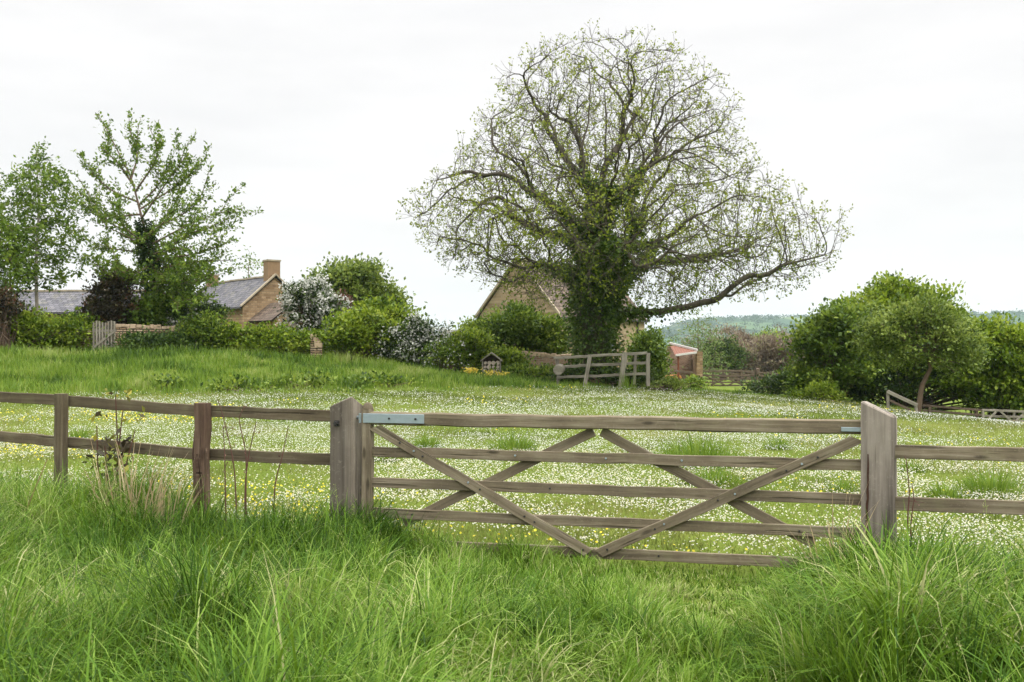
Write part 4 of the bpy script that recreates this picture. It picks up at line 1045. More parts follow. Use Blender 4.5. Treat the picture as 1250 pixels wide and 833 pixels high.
def gable_house(r, ap, a, l, half, length, z0, ze, zr, wmat, rmat, over=.12, verge=None, ridge=True, eave=.15):
    """ap: ground point under the near gable's apex; a across the gable, l along the ridge."""
    ap = np.array([ap[0], ap[1], 0.]); a = np.array([*a, 0.]); l = np.array([*l, 0.]); Z = lambda z: np.array([0, 0, z])
    pm = PM()
    g0 = [ap - a * half + Z(z0), ap + a * half + Z(z0), ap + a * half + Z(ze), ap + Z(zr), ap - a * half + Z(ze)]
    g1 = [p + l * length for p in g0]
    pm.hexa(g0, g1); w = pm.build('wall', M[wmat], r)
    sl = (zr - ze) / half
    for s in (-1, 1):
        e = ap + a * s * (half + eave) + Z(ze - sl * eave); rd = ap + Z(zr) 
        roof_slope('roof', r, e - l * over, e + l * (length + over), rd + l * (length + over), rd - l * over, rmat)
        pm = PM(); q0 = e - l * over + Z(-.02) + a * s * .03; q1 = e + l * (length + over) + Z(-.02) + a * s * .03
        pm.tube(q0, q1, .055, n=8); pm.build('gutter', M['gutter'], r)
    if ridge:
        pm = PM(); n = int(length / .45)
        for i in range(n):
            p = ap + Z(zr + .075) + l * (length * (i + .5) / n); pm.box(p + Z(random.uniform(-.012, .012)), .26, length / n * .96, .09, math.atan2(a[1], a[0]))
        pm.build('ridge_tiles', M['ridge'], r)
    return w

# farmhouse behind the big tree
fa = unit(np.array([.83, -.55])); fl_ = np.array([-fa[1], fa[0]]); ap = np.array([.29, 50.])
fh = root('farmhouse', 'honey stone farmhouse with steep stone tiled roof behind the big tree', 'house', (ap[0], ap[1], gz(*ap)))
gable_house(fh, ap, fa, fl_, 2.35, 9.6, -.8, 3.0, 5.72, 'stone_pale', 'stone_tile', over=0.)
V3 = lambda p2, z: np.array([p2[0], p2[1], z])
# raised coping on the near gable and a window in the long wall
for s in (-1, 1):
    pm = PM(); q0 = V3(ap + fa * s * 2.55, 2.86); q1 = V3(ap, 5.80)
    w3 = np.array([*fl_, 0]) * .14; o3 = np.array([*fl_, 0]) * -.16
    pm.hexa([q0 + o3, q0 + o3 + w3, q0 + o3 + w3 + [0, 0, .16], q0 + o3 + [0, 0, .16]], [q1 + o3, q1 + o3 + w3, q1 + o3 + w3 + [0, 0, .16], q1 + o3 + [0, 0, .16]]); pm.build('gable_coping', M['ridge'], fh)
lw = ap + fa * 2.35
M['glass'] = plain_mat('window_glass', (.02, .025, .03), .08, 0, .1, 3, .5)
for t in (2.4, 5.4):
    q = lw + fl_ * t + fa * .01
    pm = PM(); pm.box(V3(q, 1.75), .06, 1.0, 1.1, math.atan2(fa[1], fa[0])); wf = pm.build('window', M['white_trim'], fh)
    for sgn in (-1, 1):
        pm = PM(); pm.box(V3(q + fa * .035 + fl_ * sgn * .24, 1.75), .012, .4, .98, math.atan2(fa[1], fa[0])); pm.build('pane', M['glass'], wf)
pm = PM(); q = lw + fl_ * 8.6 + fa * .06; pm.tube(V3(q, 0), V3(q, 2.85), .06, n=8); pm.build('drainpipe', M['gutter'], fh)

# cottage on the left
ca = unit(np.array([.8, .6])); cl_ = np.array([-ca[1], ca[0]]); ap = np.array([-13.1, 55.])
ct = root('cottage', 'small honey stone cottage with slate roof and end chimney above the garden hedge', 'house', (ap[0], ap[1], gz(*ap)))
gable_house(ct, ap, ca, cl_, 1.85, 10.5, .6, 3.62, 5.25, 'stone', 'slate')
for s in (-1, 1):
    pm = PM(); q0 = V3(ap + ca * s * 2.0, 3.54); q1 = V3(ap, 5.33); w3 = np.array([*cl_, 0]) * .2; o3 = np.array([*cl_, 0]) * -.17
    pm.hexa([q0 + o3, q0 + o3 + w3, q0 + o3 + w3 + [0, 0, .1], q0 + o3 + [0, 0, .1]], [q1 + o3, q1 + o3 + w3, q1 + o3 + w3 + [0, 0, .1], q1 + o3 + [0, 0, .1]]); pm.build('gable_coping', M['ridge'], ct)
q = ap + cl_ * .42; an = math.atan2(ca[1], ca[0])
pm = PM(); pm.box(V3(q, 5.55), .72, .62, 1.15, an); chm = pm.build('chimney', M['render'], ct)
pm = PM(); pm.box(V3(q, 6.16), .80, .70, .09, an); pm.build('chimney_cap', M['ridge'], chm)
q2 = ap + cl_ * 9.6; pm = PM(); pm.box(V3(q2, 5.35), .6, .55, .9, an); chm = pm.build('chimney', M['render'], ct); pm = PM(); pm.box(V3(q2, 5.84), .68, .63, .08, an); pm.build('chimney_cap', M['ridge'], chm)
# lower wing set against its gable
wp = ap - cl_ * .02 - ca * .22
pm = PM(); Zw = lambda p, z: V3(p, z)
g0 = [Zw(wp - ca * 1.15, .6), Zw(wp + ca * 1.15, .6), Zw(wp + ca * 1.15, 2.85), Zw(wp, 3.75), Zw(wp - ca * 1.15, 2.85)]; n3 = np.array([*cl_, 0]) * -3.0
pm.hexa([p + n3 for p in g0], g0); pm.build('wing_wall', M['stone'], ct)
for s in (-1, 1):
    e = Zw(wp + ca * s * 1.32, 2.72); rd = Zw(wp, 3.75); roof_slope('wing_roof', ct, e + n3 * 1.04, e, rd, rd + n3 * 1.04, 'stone_tile')

# long low slate building far left
sl_ = root('outbuilding', 'long low stone outbuilding with grey slate roof behind the left hedge', 'outbuilding', (-22., 51, gz(-22, 51)))
gable_house(sl_, np.array([-18.9, 52.5]), np.array([.08, .9968]), np.array([-.9968, .08]), 1.9, 10., .6, 3.2, 4.3, 'stone', 'slate')

# open brick shed with red roof by the far gate
sb = at(838, 455, 58.); sb[2] = gz(sb[0], sb[1]); sh = root('open_shed', 'small open fronted brick shed with red sheet roof beyond the far fence', 'shed', sb)
A_, B_, B2_, C_ = at(817, 420.5, 60.5), at(851, 429, 57.6), at(850, 432, 57.0), at(825, 435.5, 56.6)
pm = PM()
nn = 9                                               # corrugations in the sheet
rows = []
for i in range(nn * 2 + 1):
    t = i / (nn * 2); hi = A_ * (1 - t) + B_ * t; lo = C_ * (1 - t) + B2_ * t; w_ = [0, 0, .03 * (i % 2)]
    rows.append((hi + w_, lo + w_))
for (h0, l0), (h1, l1) in zip(rows[:-1], rows[1:]): pm.poly([l0, l1, h1, h0]); pm.poly([h0 - [0, 0, .02], h1 - [0, 0, .02], l1 - [0, 0, .02], l0 - [0, 0, .02]])
pm.build('roof', M['red_tin'], sh)
for nm, q0, q1 in (('ridge_trim', A_, B_), ('eave_trim', C_, B2_)):
    pm = PM(); dv = unit(q1 - q0); sd = np.array([dv[1], -dv[0], 0]) * .05
    pm.hexa([q0 - sd + [0, 0, .02], q0 + sd + [0, 0, .02], q0 + sd + [0, 0, .13], q0 - sd + [0, 0, .13]], [q1 - sd + [0, 0, .02], q1 + sd + [0, 0, .02], q1 + sd + [0, 0, .13], q1 - sd + [0, 0, .13]]); pm.build(nm, M['white_trim'], sh)
zf = sb[2] - .3
def wall_between(pm, p, q, z0, z1a, z1b, t=.22):
    p = np.array(p[:2]); q = np.array(q[:2]); dv = unit(q - p); nv = np.array([dv[1], -dv[0]]) * t / 2
    pm.hexa([V3(p - nv, z0), V3(q - nv, z0), V3(q + nv, z0), V3(p + nv, z0)], [V3(p - nv, z1a), V3(q - nv, z1b), V3(q + nv, z1b), V3(p + nv, z1a)])
Rb = at(847, 0, 60.5); Lb = at(814, 0, 60.3); Rf = at(852.5, 0, 57.6)
pm = PM(); wall_between(pm, Lb, Rb, zf, A_[2] - .05, .98); wall_between(pm, Rb, Rf, zf, .98, 1.0, .24); pm.build('wall', M['brick'], sh)
pm = PM(); pm.box(V3(at(853.5, 0, 57.35)[:2], (zf + 1.08) / 2), .34, .34, 1.08 - zf); pm.build('corner_pillar', M['stone'], sh)
pm = PM(); p_ = at(828, 0, 56.8); pm.tube((p_[0], p_[1], zf), (p_[0], p_[1], C_[2]), .06, n=8); pm.build('support_post', M['red_tin'], sh)

# weatherboarded little shed peeping out left of the round bush
d = 42.; b = at(553, 440, d); b[2] = gz(b[0], d); gs = root('garden_shed', 'tiny grey weatherboarded garden shed peeping out beside the round green bush', 'shed', b)
zt = zz(403, d)
pm = PM(); ww = .5; pm.hexa([b + [-ww, -.5, 0], b + [ww, -.5, 0], b + [ww, .7, 0], b + [-ww, .7, 0]], [V3(b[:2] + [-ww, -.5], zt - .55), V3(b[:2] + [ww, -.5], zt - .55), V3(b[:2] + [ww, .7], zt - .05), V3(b[:2] + [-ww, .7], zt - .05)]); pm.build('wall', M['grey_wood'], gs)
pm = PM()
for k in range(5):
    y0 = -.6 + k * .28; z0_ = zt - .58 + k * .115
    pm.hexa([b[:2].tolist() + [z0_] + np.array([0, 0, 0]) if False else V3(b[:2] + [-.45, y0], z0_), V3(b[:2] + [.5, y0], z0_), V3(b[:2] + [.5, y0 + .31], z0_ + .09), V3(b[:2] + [-.45, y0 + .31], z0_ + .09)], [V3(b[:2] + [-.45, y0], z0_ + .04), V3(b[:2] + [.5, y0], z0_ + .04), V3(b[:2] + [.5, y0 + .31], z0_ + .13), V3(b[:2] + [-.45, y0 + .31], z0_ + .13)])
pm.build('roof', M['grey_wood'], gs)

# ================================================================== WALLS
def stone_wall(name, label, p, q, h0, h1, mat, cop=True, t=.4, zb=None):
    p = np.array(p, float); q = np.array(q, float); L = np.linalg.norm(q - p); dv = (q - p) / L; nv = np.array([dv[1], -dv[0]])
    b = V3((p + q) / 2, gz(*((p + q) / 2))); r = root(name, label, 'wall', b)
    n = max(4, int(L / .3)); pm = PM()
    for i in range(n):
        s0, s1 = i / n, (i + 1) / n; a, c = p + (q - p) * s0, p + (q - p) * s1
        za, zc = gz(*a), gz(*c); ha = h0 + (h1 - h0) * s0 + random.uniform(-.02, .02)
        pm.hexa([V3(a - nv * t / 2, za - .3), V3(c - nv * t / 2, zc - .3), V3(c + nv * t / 2, zc - .3), V3(a + nv * t / 2, za - .3)], [V3(a - nv * t / 2.2, za + ha), V3(c - nv * t / 2.2, zc + ha), V3(c + nv * t / 2.2, zc + ha), V3(a + nv * t / 2.2, za + ha)])
    pm.build('wall_face', M[mat], r)
    if cop:
        pm = PM(); s = 0
        while s < L:
            w = random.uniform(.10, .26); a = p + dv * (s + w / 2); hh_ = h0 + (h1 - h0) * s / L
            pm.box(V3(a + nv * random.uniform(-.03, .03), gz(*a) + hh_ + random.uniform(.04, .08)), w * .95, t * random.uniform(.85, 1.1), random.uniform(.10, .2), math.atan2(dv[1], dv[0]) + random.uniform(-.12, .12), random.uniform(-.1, .1)); s += w
        pm.build('coping_stones', M['coping'], r, bevel=.015)
    return r
P2 = lambda px, d: at(px, 0, d)[:2]
stone_wall('stone_wall', 'honey dry stone garden wall with rough coping, right of the picket gate', P2(141, 38.9), P2(252, 40.2), 1.12, 1.02, 'dry_stone')
stone_wall('stone_wall', 'overgrown dry stone wall behind the long hedge below the cottage', P2(252.5, 40.2), P2(380, 41.6), .95, .85, 'dry_stone')
stone_wall('stone_wall', 'short stub of pinkish stone wall ending between hedge and blossom bushes', P2(383, 39.6), P2(389, 38.9), .85, .45, 'dry_stone', True, .3)
stone_wall('stone_wall', 'dry stone wall buried under the bright hedge left of the picket gate', P2(-40, 38.2), P2(110, 39.2), .8, .9, 'dry_stone')
stone_wall('brick_wall', 'low old brick garden wall between clipped hedge and big tree', P2(637, 41.5), P2(700, 41.), .92, .9, 'brick', True, .3)
stone_wall('brick_wall', 'shaded higher brick wall under the wide bush left of the farmhouse', P2(560, 46.), P2(672, 46.), 1.6, 1.6, 'brick', False, .3)

# ================================================================== PICKET GATE
d = 38.2; b = V3(P2(127, d), gz(*P2(127, d))); pg = root('picket_gate', 'narrow grey picket garden gate standing between hedge and stone wall', 'gate', b)
hz = 1.25
for k in range(8):
    x0 = b[0] - .40 + k * .114; z0 = b[2] + .05; hk = hz * (1.0 if k else .98) + .04 * math.sin(k * 1.3) + (.0)
    board('picket', (x0, d, z0), (x0, d, z0 + hk), .07, .022, M['grey_wood'], pg, flat=(0, -1, 0))
for zz_ in (.25, .95): board('cross_rail', (b[0] - .46, d + .03, b[2] + zz_), (b[0] + .46, d + .03, b[2] + zz_), .09, .03, M['grey_wood'], pg)
board('diagonal_brace', (b[0] - .42, d - .026, b[2] + .28), (b[0] + .42, d - .026, b[2] + .95), .08, .022, M['grey_wood'], pg)

# ================================================================== TREE GUARD FENCE AND FAR FENCES
tf = root('rail_fence', 'grey three rail fence with leaning posts in front of the ivy trunk', 'fence', V3(P2(735, 34.2), gz(*P2(735, 34.2))))
D0 = 34.2
for (x0, y0, x1, y1) in ((676, 437.5, 790, 431.), (678, 448, 790, 443), (680, 461, 790, 456.5)):
    board('rail', at(x0, y0, D0 + .6), at(x1, y1, D0 - .3), .095, .05, M['grey_wood'], tf, wob=.012)
for (xt, yt, xb, yb, dd, w) in ((720, 433, 713, 474, D0 + .1, .13), (763, 430, 757, 475, D0 - .35, .17), (776, 432, 774, 466, D0 + .5, .10), (791, 431, 791, 468, D0 - .3, .13), (680, 436, 682, 470, D0 + .7, .12)):
    board('post', at(xb, yb, dd) - [0, 0, .1], at(xt, yt, dd), w, w * .8, M['grey_wood'], tf, flat=(0, -1, 0), wob=.012)
pm = PM(); q = at(683, 452, D0 + .2); pm.tube(q + [-.06, -.2, 0], q + [.05, .3, .05], .18, .17, 14)
tag(pm.build('log', M['grey_wood'], base=q, bevel=.02), 'short sawn log end leaning against the left end of the tree fence', 'log')

def run_fence(label, pts, d, rails, postpx, h, mat, name='rail_fence', w=.12, post_h=1.15):
    b = V3(P2(pts[0], d), gz(*P2(pts[0], d))); r = root(name, label, 'fence', b)
    a, c = P2(pts[0], d), P2(pts[1], d)
    for zr in rails: board('rail', V3(a, gz(*a) + zr), V3(c, gz(*c) + zr), .11, .04, M[mat], r)
    for px in postpx:
        q = P2(px, d - .06); board('post', V3(q, gz(*q) - .1), V3(q, gz(*q) + post_h), w, w, M[mat], r, flat=(0, -1, 0))
    return r
run_fence('low brown rail fence between the tree fence and far gate', (790, 846), 56., (.95, .5), (810,), 1.1, 'far_wood', post_h=1.1)
run_fence('dark brown rail fence to the right of the far gate', (926, 1000), 60., (1.02, .7, .38), (975,), 1.1, 'far_wood')
run_fence('brown boarded fence across the lane beyond the far gate', (850, 990), 72., (1.05, .85, .6), (870, 905, 945, 980), 1.1, 'far_wood', post_h=1.2)
# far gate
d = 60.; a, c = P2(852, d), P2(922, d); za = gz(*a)
fg = root('field_gate', 'distant dark five bar farm gate between the brown fences, beyond the tree', 'gate', V3(a, za))
for zr in (1.06, .80, .58, .38, .2): board('rail', V3(a, za + zr), V3(c, za + zr), .09, .03, M['far_wood'], fg)
for s0, s1, z0, z1 in ((0, .48, 1.0, .2), (1, .52, 1.0, .2), (.2, .5, .2, .62), (.8, .5, .2, .62)):
    p = a + (c - a) * s0; q = a + (c - a) * s1; board('brace', V3(p + [0, -.035], za + z0), V3(q + [0, -.035], za + z1), .08, .03, M['far_wood'], fg)
for s0 in (0, 1): p = a + (c - a) * s0; board('stile', V3(p + [0, .03], za + .15), V3(p + [0, .03], za + 1.12), .09, .06, M['far_wood'], fg, flat=(0, -1, 0))
for px, lab, hh_ in ((846, 'stout brown post at the left end of the far gate', 1.75), (925, 'pale brown post at the right end of the far gate', 1.45)):
    q = P2(px, d); bz = gz(*q); r = root('gate_post', lab, 'gate post', V3(q, bz))
    board('post_shaft', V3(q, bz - .2), V3(q, bz + hh_), .2, .2, M['far_wood'], r, flat=(0, -1, 0))
    pm = PM(); pm.hexa([V3(q + [-.1, -.1], bz + hh_ + .002), V3(q + [.1, -.1], bz + hh_ + .002), V3(q + [.1, .1], bz + hh_ + .002), V3(q + [-.1, .1], bz + hh_ + .002)], [V3(q + [-.03, -.03], bz + hh_ + .07), V3(q + [.03, -.03], bz + hh_ + .07), V3(q + [.03, .03], bz + hh_ + .07), V3(q + [-.03, .03], bz + hh_ + .07)]); pm.build('post_cap', M['far_wood'], r)

# orange load behind the low fence
d = 57.5; q = at(823, 463, d); q[2] = gz(q[0], d); pm = PM(); hx_ = .52; zt = zz(457.5, d) - q[2]
sec = [(-hx_, 0), (-hx_, zt * .55), (-hx_ * .8, zt * .95), (.1, zt), (hx_ * .55, zt * .97), (hx_, zt * .45), (hx_ * .95, 0)]
pm.hexa([q + [x, -.5, z] for x, z in sec], [q + [x, .5, z] for x, z in sec])
tag(pm.build('orange_load', M['orange'], base=q, bevel=.06), 'bright orange covered load with sloping right side behind the low brown fence', 'covered load')

# log store
d = 37.5; b = at(600, 452, d); b[2] = gz(b[0], d); ls = root('log_store', 'small grey peaked log store beside the clipped hedge', 'log store', b)
wl_ = .33; z1 = zz(440, d) - b[2]; z2 = zz(431.5, d) - b[2]
pm = PM(); pm.hexa([b + [x, .25, z] for x, z in ((-wl_, 0), (wl_, 0), (wl_, z1), (0, z2 - .05), (-wl_, z1))], [b + [x, .3, z] for x, z in ((-wl_, 0), (wl_, 0), (wl_, z1), (0, z2 - .05), (-wl_, z1))]); pm.build('back_panel', M['far_wood'], ls)
for s in (-1, 1):
    pm = PM(); pm.box(b + [s * wl_, 0, z1 / 2], .05, .5, z1); pm.build('side_panel', M['grey_wood'], ls)
    pm = PM(); e = b + [s * (wl_ + .08), 0, z1 - .05]; t_ = b + [0, 0, z2]
    pm.hexa([e + [0, -.32, 0], e + [0, .3, 0], e + [0, .3, .05], e + [0, -.32, .05]], [t_ + [0, -.32, 0], t_ + [0, .3, 0], t_ + [0, .3, .05], t_ + [0, -.32, .05]]); pm.build('roof_panel', M['grey_wood'], ls)
M['cutlog'] = plain_mat('cut_log_ends', (.40, .34, .27), .9, 0, .5, 14)
pm = PM()
for i in range(4):
    for j in range(4):
        r_ = random.uniform(.05, .085); p = b + [-.24 + i * .16 + random.uniform(-.02, .02), 0, .08 + j * .15]
        if p[2] < b[2] + z1: pm.tube(p + [0, -.22 + random.uniform(-.03, .03), 0], p + [0, .22, 0], r_, n=9)
pm.build('stacked_logs', M['cutlog'], ls)
def flower_patch(label, px, d, w, hgt, n):
    X0 = (px - CX) / F * d; b = np.array([X0, d, gz(X0, d)]); r = root('flower_clump', label, 'flowers', b)
    x = X0 + rng.normal(size=n) * w * .35; y = d + rng.normal(size=n) * .2
    V, Fc, R = blades(x, y, hgt * rng.uniform(.5, 1, n), rng.uniform(0, 6.28, n), rng.uniform(.1, .6, n), np.full(n, .015), rng.random(n), 3); add('foliage', V, Fc, M['grass_bank'], r, attrs={'rnd': R})
    P = np.column_stack([x, y, ground(x, y) + hgt * rng.uniform(.55, 1.1, n)]); V, Fc, R = leaf_quads(P, rng.normal(size=(n, 3)), .07, .06, rng.random(n)); add('blooms', V, Fc, M['yellow'], r, attrs={'rnd': R})
flower_patch('dense clump of pale yellow flowers left of the grey log store', 575, 36.2, .4, .32, 170)
flower_patch('low strip of yellow flowers in front of the grey log store', 606, 36.0, .7, .28, 110)

# ================================================================== SHRUBS, HEDGES
def gb(px, d): p = P2(px, d); return V3(p, gz(*p))
def hedge(name, label, px0, px1, d0_, d1_, h0, h1, dep, leaf, n, mat, frill=0, **kw):
    b = gb((px0 + px1) / 2, (d0_ + d1_) / 2); a = P2(px0, d0_); c = P2(px1, d1_); L = np.linalg.norm(c - a); k = max(3, int(L / .45)); lobes = []
    for i in range(k):
        t = (i + .5) / k; p = a + (c - a) * t; hh_ = (h0 + (h1 - h0) * t) * random.uniform(.96, 1.04); z = gz(*p) - b[2]
        lobes.append((p[0] - b[0], p[1] - b[1], z + hh_ * .52, L / k * 1.0, dep * random.uniform(.9, 1.05), hh_ * .5))
    return bush(name, label, 'hedge', b, lobes, leaf, n, mat, sprig=.1, **kw)
hedge('garden_hedge', 'bright yellow green clipped hedge at the far left, ending at the picket gate', -60, 106, 37.2, 38.8, 1.52, 1.5, .75, .13, 15000, 'leaf_bright')
hedge('garden_hedge', 'dark leafy hedge in front of the honey stone wall, right of the picket gate', 152, 235, 38.2, 39.2, .68, .72, .42, .12, 6500, 'leaf_dark')
bush('rounded_shrub', 'rounded mid green shrub at the left end of the cottage hedge', 'shrub', gb(240, 39.6), [(0, 0, .65, .85, .7, .75), (.3, 0, 1.0, .7, .6, .62), (-.5, 0, .4, .6, .5, .5)], .12, 6500, 'leaf_mid')
bush('dark_shrub', 'tall dark evergreen shrub standing in front of the cottage slate roof', 'shrub', gb(252, 41.5), [(0, 0, 1.0, .9, .8, 1.0), (.1, 0, 1.75, .62, .6, .55), (-.5, 0, .8, .6, .6, .7)], .12, 7500, 'leaf_dark')
hedge('garden_hedge', 'long green hedge below the cottage gable', 268, 384, 39.8, 40.4, 1.22, 1.0, .6, .12, 12000, 'leaf_bright')
bush('copper_shrub', 'large dark copper bush in front of the cherry tree', 'shrub', gb(134, 40.2), [(0, 0, 1.4, .95, .9, 1.25), (.15, 0, 2.5, .75, .7, .75), (-.35, 0, 1.0, .8, .7, .9), (.35, .1, 3.0, .45, .4, .4)], .12, 12000, 'leaf_copper', hollow=.3)
bush('laurel_shrub', 'bright green bush right of the copper bush under the cherry', 'shrub', gb(190, 40.5), [(0, 0, 1.3, .9, .8, 1.1), (.45, 0, 1.9, .65, .6, .65), (-.55, 0, 1.2, .55, .5, .9), (.0, .1, .7, 1.0, .5, .6)], .14, 9500, 'leaf_mid')
bush('blossom_bush', 'small white blossoming bush right of the bright bush under the cherry', 'shrub', gb(217, 40.4), [(0, 0, 1.1, .55, .5, .75), (.05, 0, 1.7, .4, .4, .45)], .09, 3800, 'leaf_dark', blossom=(1500, .085, None))
# blossom and trees right of the cottage
bush('blossom_bush', 'big hawthorn bush thick with white blossom right of the cottage gable', 'shrub', gb(381, 42.5), [(0, 0, 1.9, 1.15, 1., 1.1), (-.35, 0, 2.5, .8, .7, .65), (.55, 0, 1.3, .8, .7, .9), (.25, 0, 2.8, .5, .5, .4)], .11, 11000, 'leaf_dark', blossom=(6800, .10, None))
bush('bushy_tree', 'tall bushy grey green tree behind the big blossom bush', 'tree', gb(430, 47.), [(0, 0, 2.6, 1.7, 1.4, 1.5), (-.9, 0, 3.6, 1.0, .9, .9), (.35, 0, 3.9, 1.15, 1., .85), (1.1, 0, 2.9, 1.0, .9, .9), (1.6, 0, 1.8, 1.1, .9, 1.1), (-.4, 0, 4.2, .6, .5, .5), (.8, 0, 4.25, .5, .5, .4)], .16, 19000, 'leaf_olive', sprig=.3)
bush('red_shrub', 'patch of reddish brown shrub between blossom bush and bushy tree', 'shrub', gb(409, 43.4), [(0, 0, 2.35, .62, .5, .45), (.4, 0, 2.1, .5, .4, .35), (0, .2, 1.2, .5, .4, .9)], .11, 4200, 'leaf_red')
bush('bright_shrub', 'fresh bright green bush in front of the bushy tree', 'shrub', gb(440, 39.6), [(0, 0, .8, 1.25, .8, .85), (.7, 0, .9, .9, .7, .85), (-.7, 0, .8, .7, .6, .9), (.2, 0, 1.45, .7, .6, .55)], .13, 12000, 'leaf_bright')
bush('leafy_shrub', 'spiky light green bush on the slope right of the bushy tree', 'shrub', gb(473, 43.), [(0, 0, 1.5, 1.0, .8, 1.1), (.5, 0, 1.2, .8, .7, .9), (-.5, 0, 1.8, .7, .7, .8)], .16, 7500, 'leaf_bright', sprig=.35)
bush('blossom_bush', 'loose white blossoming bush lowest on the slope, right of the bright bushes', 'shrub', gb(513, 39.0), [(0, 0, .75, 1.05, .8, .8), (.8, 0, .5, .9, .7, .65), (-.7, 0, .8, .8, .6, .8), (.2, 0, 1.4, .8, .6, .45), (1.3, 0, .25, .6, .5, .55)], .10, 11500, 'leaf_dark', blossom=(3600, .09, None), sprig=.3)
bush('leafy_shrub', 'small blossom flecked bush left of the tiny garden shed', 'shrub', gb(543, 38.2), [(0, 0, .6, .55, .5, .6), (.35, 0, .4, .4, .4, .45)], .10, 3500, 'leaf_mid', blossom=(350, .08, None))
bush('round_bush', 'round glossy green bush right of the tiny garden shed', 'shrub', gb(575, 39.), [(0, 0, .85, .68, .6, .8), (.12, 0, 1.05, .55, .5, .55), (-.25, 0, .5, .5, .5, .5)], .11, 7000, 'leaf_bright')
bush('wide_bush', 'wide domed green bush in front of the farmhouse gable', 'shrub', gb(622, 43.), [(0, 0, 1.7, 1.7, 1.3, 1.05), (-1.2, 0, 1.5, 1.1, 1.0, .85), (1.3, 0, 1.5, 1.2, 1.0, .95), (.4, 0, 2.2, 1.2, 1., .75), (1.6, 0, .9, .8, .8, .8)], .13, 21000, 'leaf_mid', hollow=.6)
hedge('garden_hedge', 'small bright clipped hedge between log store and brick wall', 602, 637, 40.2, 40.4, .98, .95, .42, .11, 4200, 'leaf_bright')
bush('dark_shrub', 'dark green elder bush against the farmhouse wall right of the ivy trunk', 'shrub', gb(792, 43.), [(0, 0, 1.2, .62, .7, 1.1), (.1, 0, 1.9, .45, .5, .6), (.25, 0, .7, .5, .5, .7), (-.3, 0, .6, .5, .5, .6)], .13, 7500, 'leaf_mid', frill=2)
for lab_, px, d_, w_, h_ in (('dark dock clump at the foot of the bank, below the long cottage hedge', 300, 30.4, 1.2, .34),
                             ('dark dock clump at the foot of the bank, below the big blossom bush', 372, 31.2, 1.0, .32), ('dark dock clump at the foot of the bank, below the loose lowest blossom bush', 462, 31.6, 1.3, .34), ('dark dock clump low on the bank, below the honey stone wall', 205, 30.2, .7, .26)):
    bush('dock_clump', lab_, 'plant', gb(px, d_), [(0, 0, h_ * .35, w_ * .4, .35, h_ * .35), (w_ * .55, .3, h_ * .3, w_ * .3, .3, h_ * .3), (-w_ * .5, -.1, h_ * .3, w_ * .25, .3, h_ * .3)], .12, 520, 'leaf_mid', frill=0, group='dock clumps on the bank')
tussock('iris_clump', 'clump of strappy iris leaves at the foot of the tree fence post', 767, 472, 33.6, .7, .62, 120, 'grass_bank', None, .55, 'plant', .9)
bush('lavender_bush', 'low blue grey bush beside the right end of the tree fence', 'shrub', gb(802, 35.), [(0, 0, .18, .75, .4, .22), (.6, 0, .12, .5, .4, .18)], .07, 2500, 'leaf_olive')
bush('nettle_clump', 'dark nettle clump at the feet of the ivy trunk behind the fence', 'plant', gb(735, 35.3), [(0, 0, .25, 1.2, .3, .3), (-1., 0, .3, .6, .3, .35), (1., 0, .3, .7, .3, .35)], .10, 4500, 'leaf_dark')
bush('nettle_clump', 'green nettle clump below the brick wall left of the tree fence', 'plant', gb(664, 37.5), [(0, 0, .22, 1.1, .4, .3), (-1.2, 0, .2, .9, .4, .28)], .10, 4200, 'leaf_mid')
bush('nettle_clump', 'weedy bush at the foot of the low fence before the orange load', 'plant', gb(822, 50.), [(0, 0, .04, .9, .4, .10), (1.0, 0, .16, .45, .4, .26), (-.9, 0, .05, .7, .4, .12)], .12, 3600, 'leaf_mid')

# willow and hedgerow beyond the far gate
d = 68.; b = gb(852, d)
prof = [(-.8, 1.6, 1.8), (.5, 2.1, 2.2), (1.8, 1.9, 1.9), (3.0, 1.5, 1.5), (4.0, .8, .8), (4.6, .2, .2)]
sca_tree('willow_tree', 'feathery pale green willow behind the red roofed shed', b, [[b, V3(b[:2], 1.5), V3(b[:2], 3.2)]], prof, 420, .24, 8, 'leaf_willow', 'brown_bark', .3, .5, droop=.5, scatter=.2, asp=.35)
for k, (px, dd, w, hgt, mat, lab, nm, n) in enumerate([
    (902, 96., 2.6, 4.3, 'bud_brown', 'brown budding hedgerow tree nearest the willow', 'budding_tree', 9000),
    (940, 92., 3.0, 4.2, 'bud_brown', 'wide pinkish brown budding thicket in the middle of the far hedgerow', 'budding_tree', 12000),
    (978, 94., 2.8, 4.1, 'bud_brown', 'brown budding thicket at the right end of the far hedgerow', 'budding_tree', 9000),
    (880, 88., 1.7, 4.0, 'leaf_dark', 'blue green dark bush between willow and brown thicket', 'dark_bush', 6000),
    (884, 170., 5.2, 8.4, 'bud_brown', 'far olive brown tree above the left end of the hedgerow', 'far_tree', 5000),
    (931, 190., 4.6, 8.3, 'leaf_bright', 'far bright green round tree below the hazy hill', 'far_tree', 5000),
    (956, 210., 4.0, 9.6, 'bud_brown', 'far bare brown tree rising against the hazy hill, right of the green one', 'far_tree', 4500),
    (985, 215., 5.0, 8.6, 'bud_brown', 'far brown tree close to the big right hand bushes', 'far_tree', 4500)]):
    b = gb(px, dd); z_top = hgt; sc_ = dd / 60.
    lb_ = [(0, 0, z_top * .55, w, w * .7, z_top * .45), (-w * .5, 0, z_top * .5, w * .7, w * .5, z_top * .38), (w * .5, 0, z_top * .48, w * .75, w * .5, z_top * .4), (w * .1, 0, z_top * .75, w * .55, w * .5, z_top * .25)]
    bush(nm, lab, 'tree', b, lb_, .15 * sc_, n, mat, sprig=.3, aspect=.4, spread=.25 * sc_)

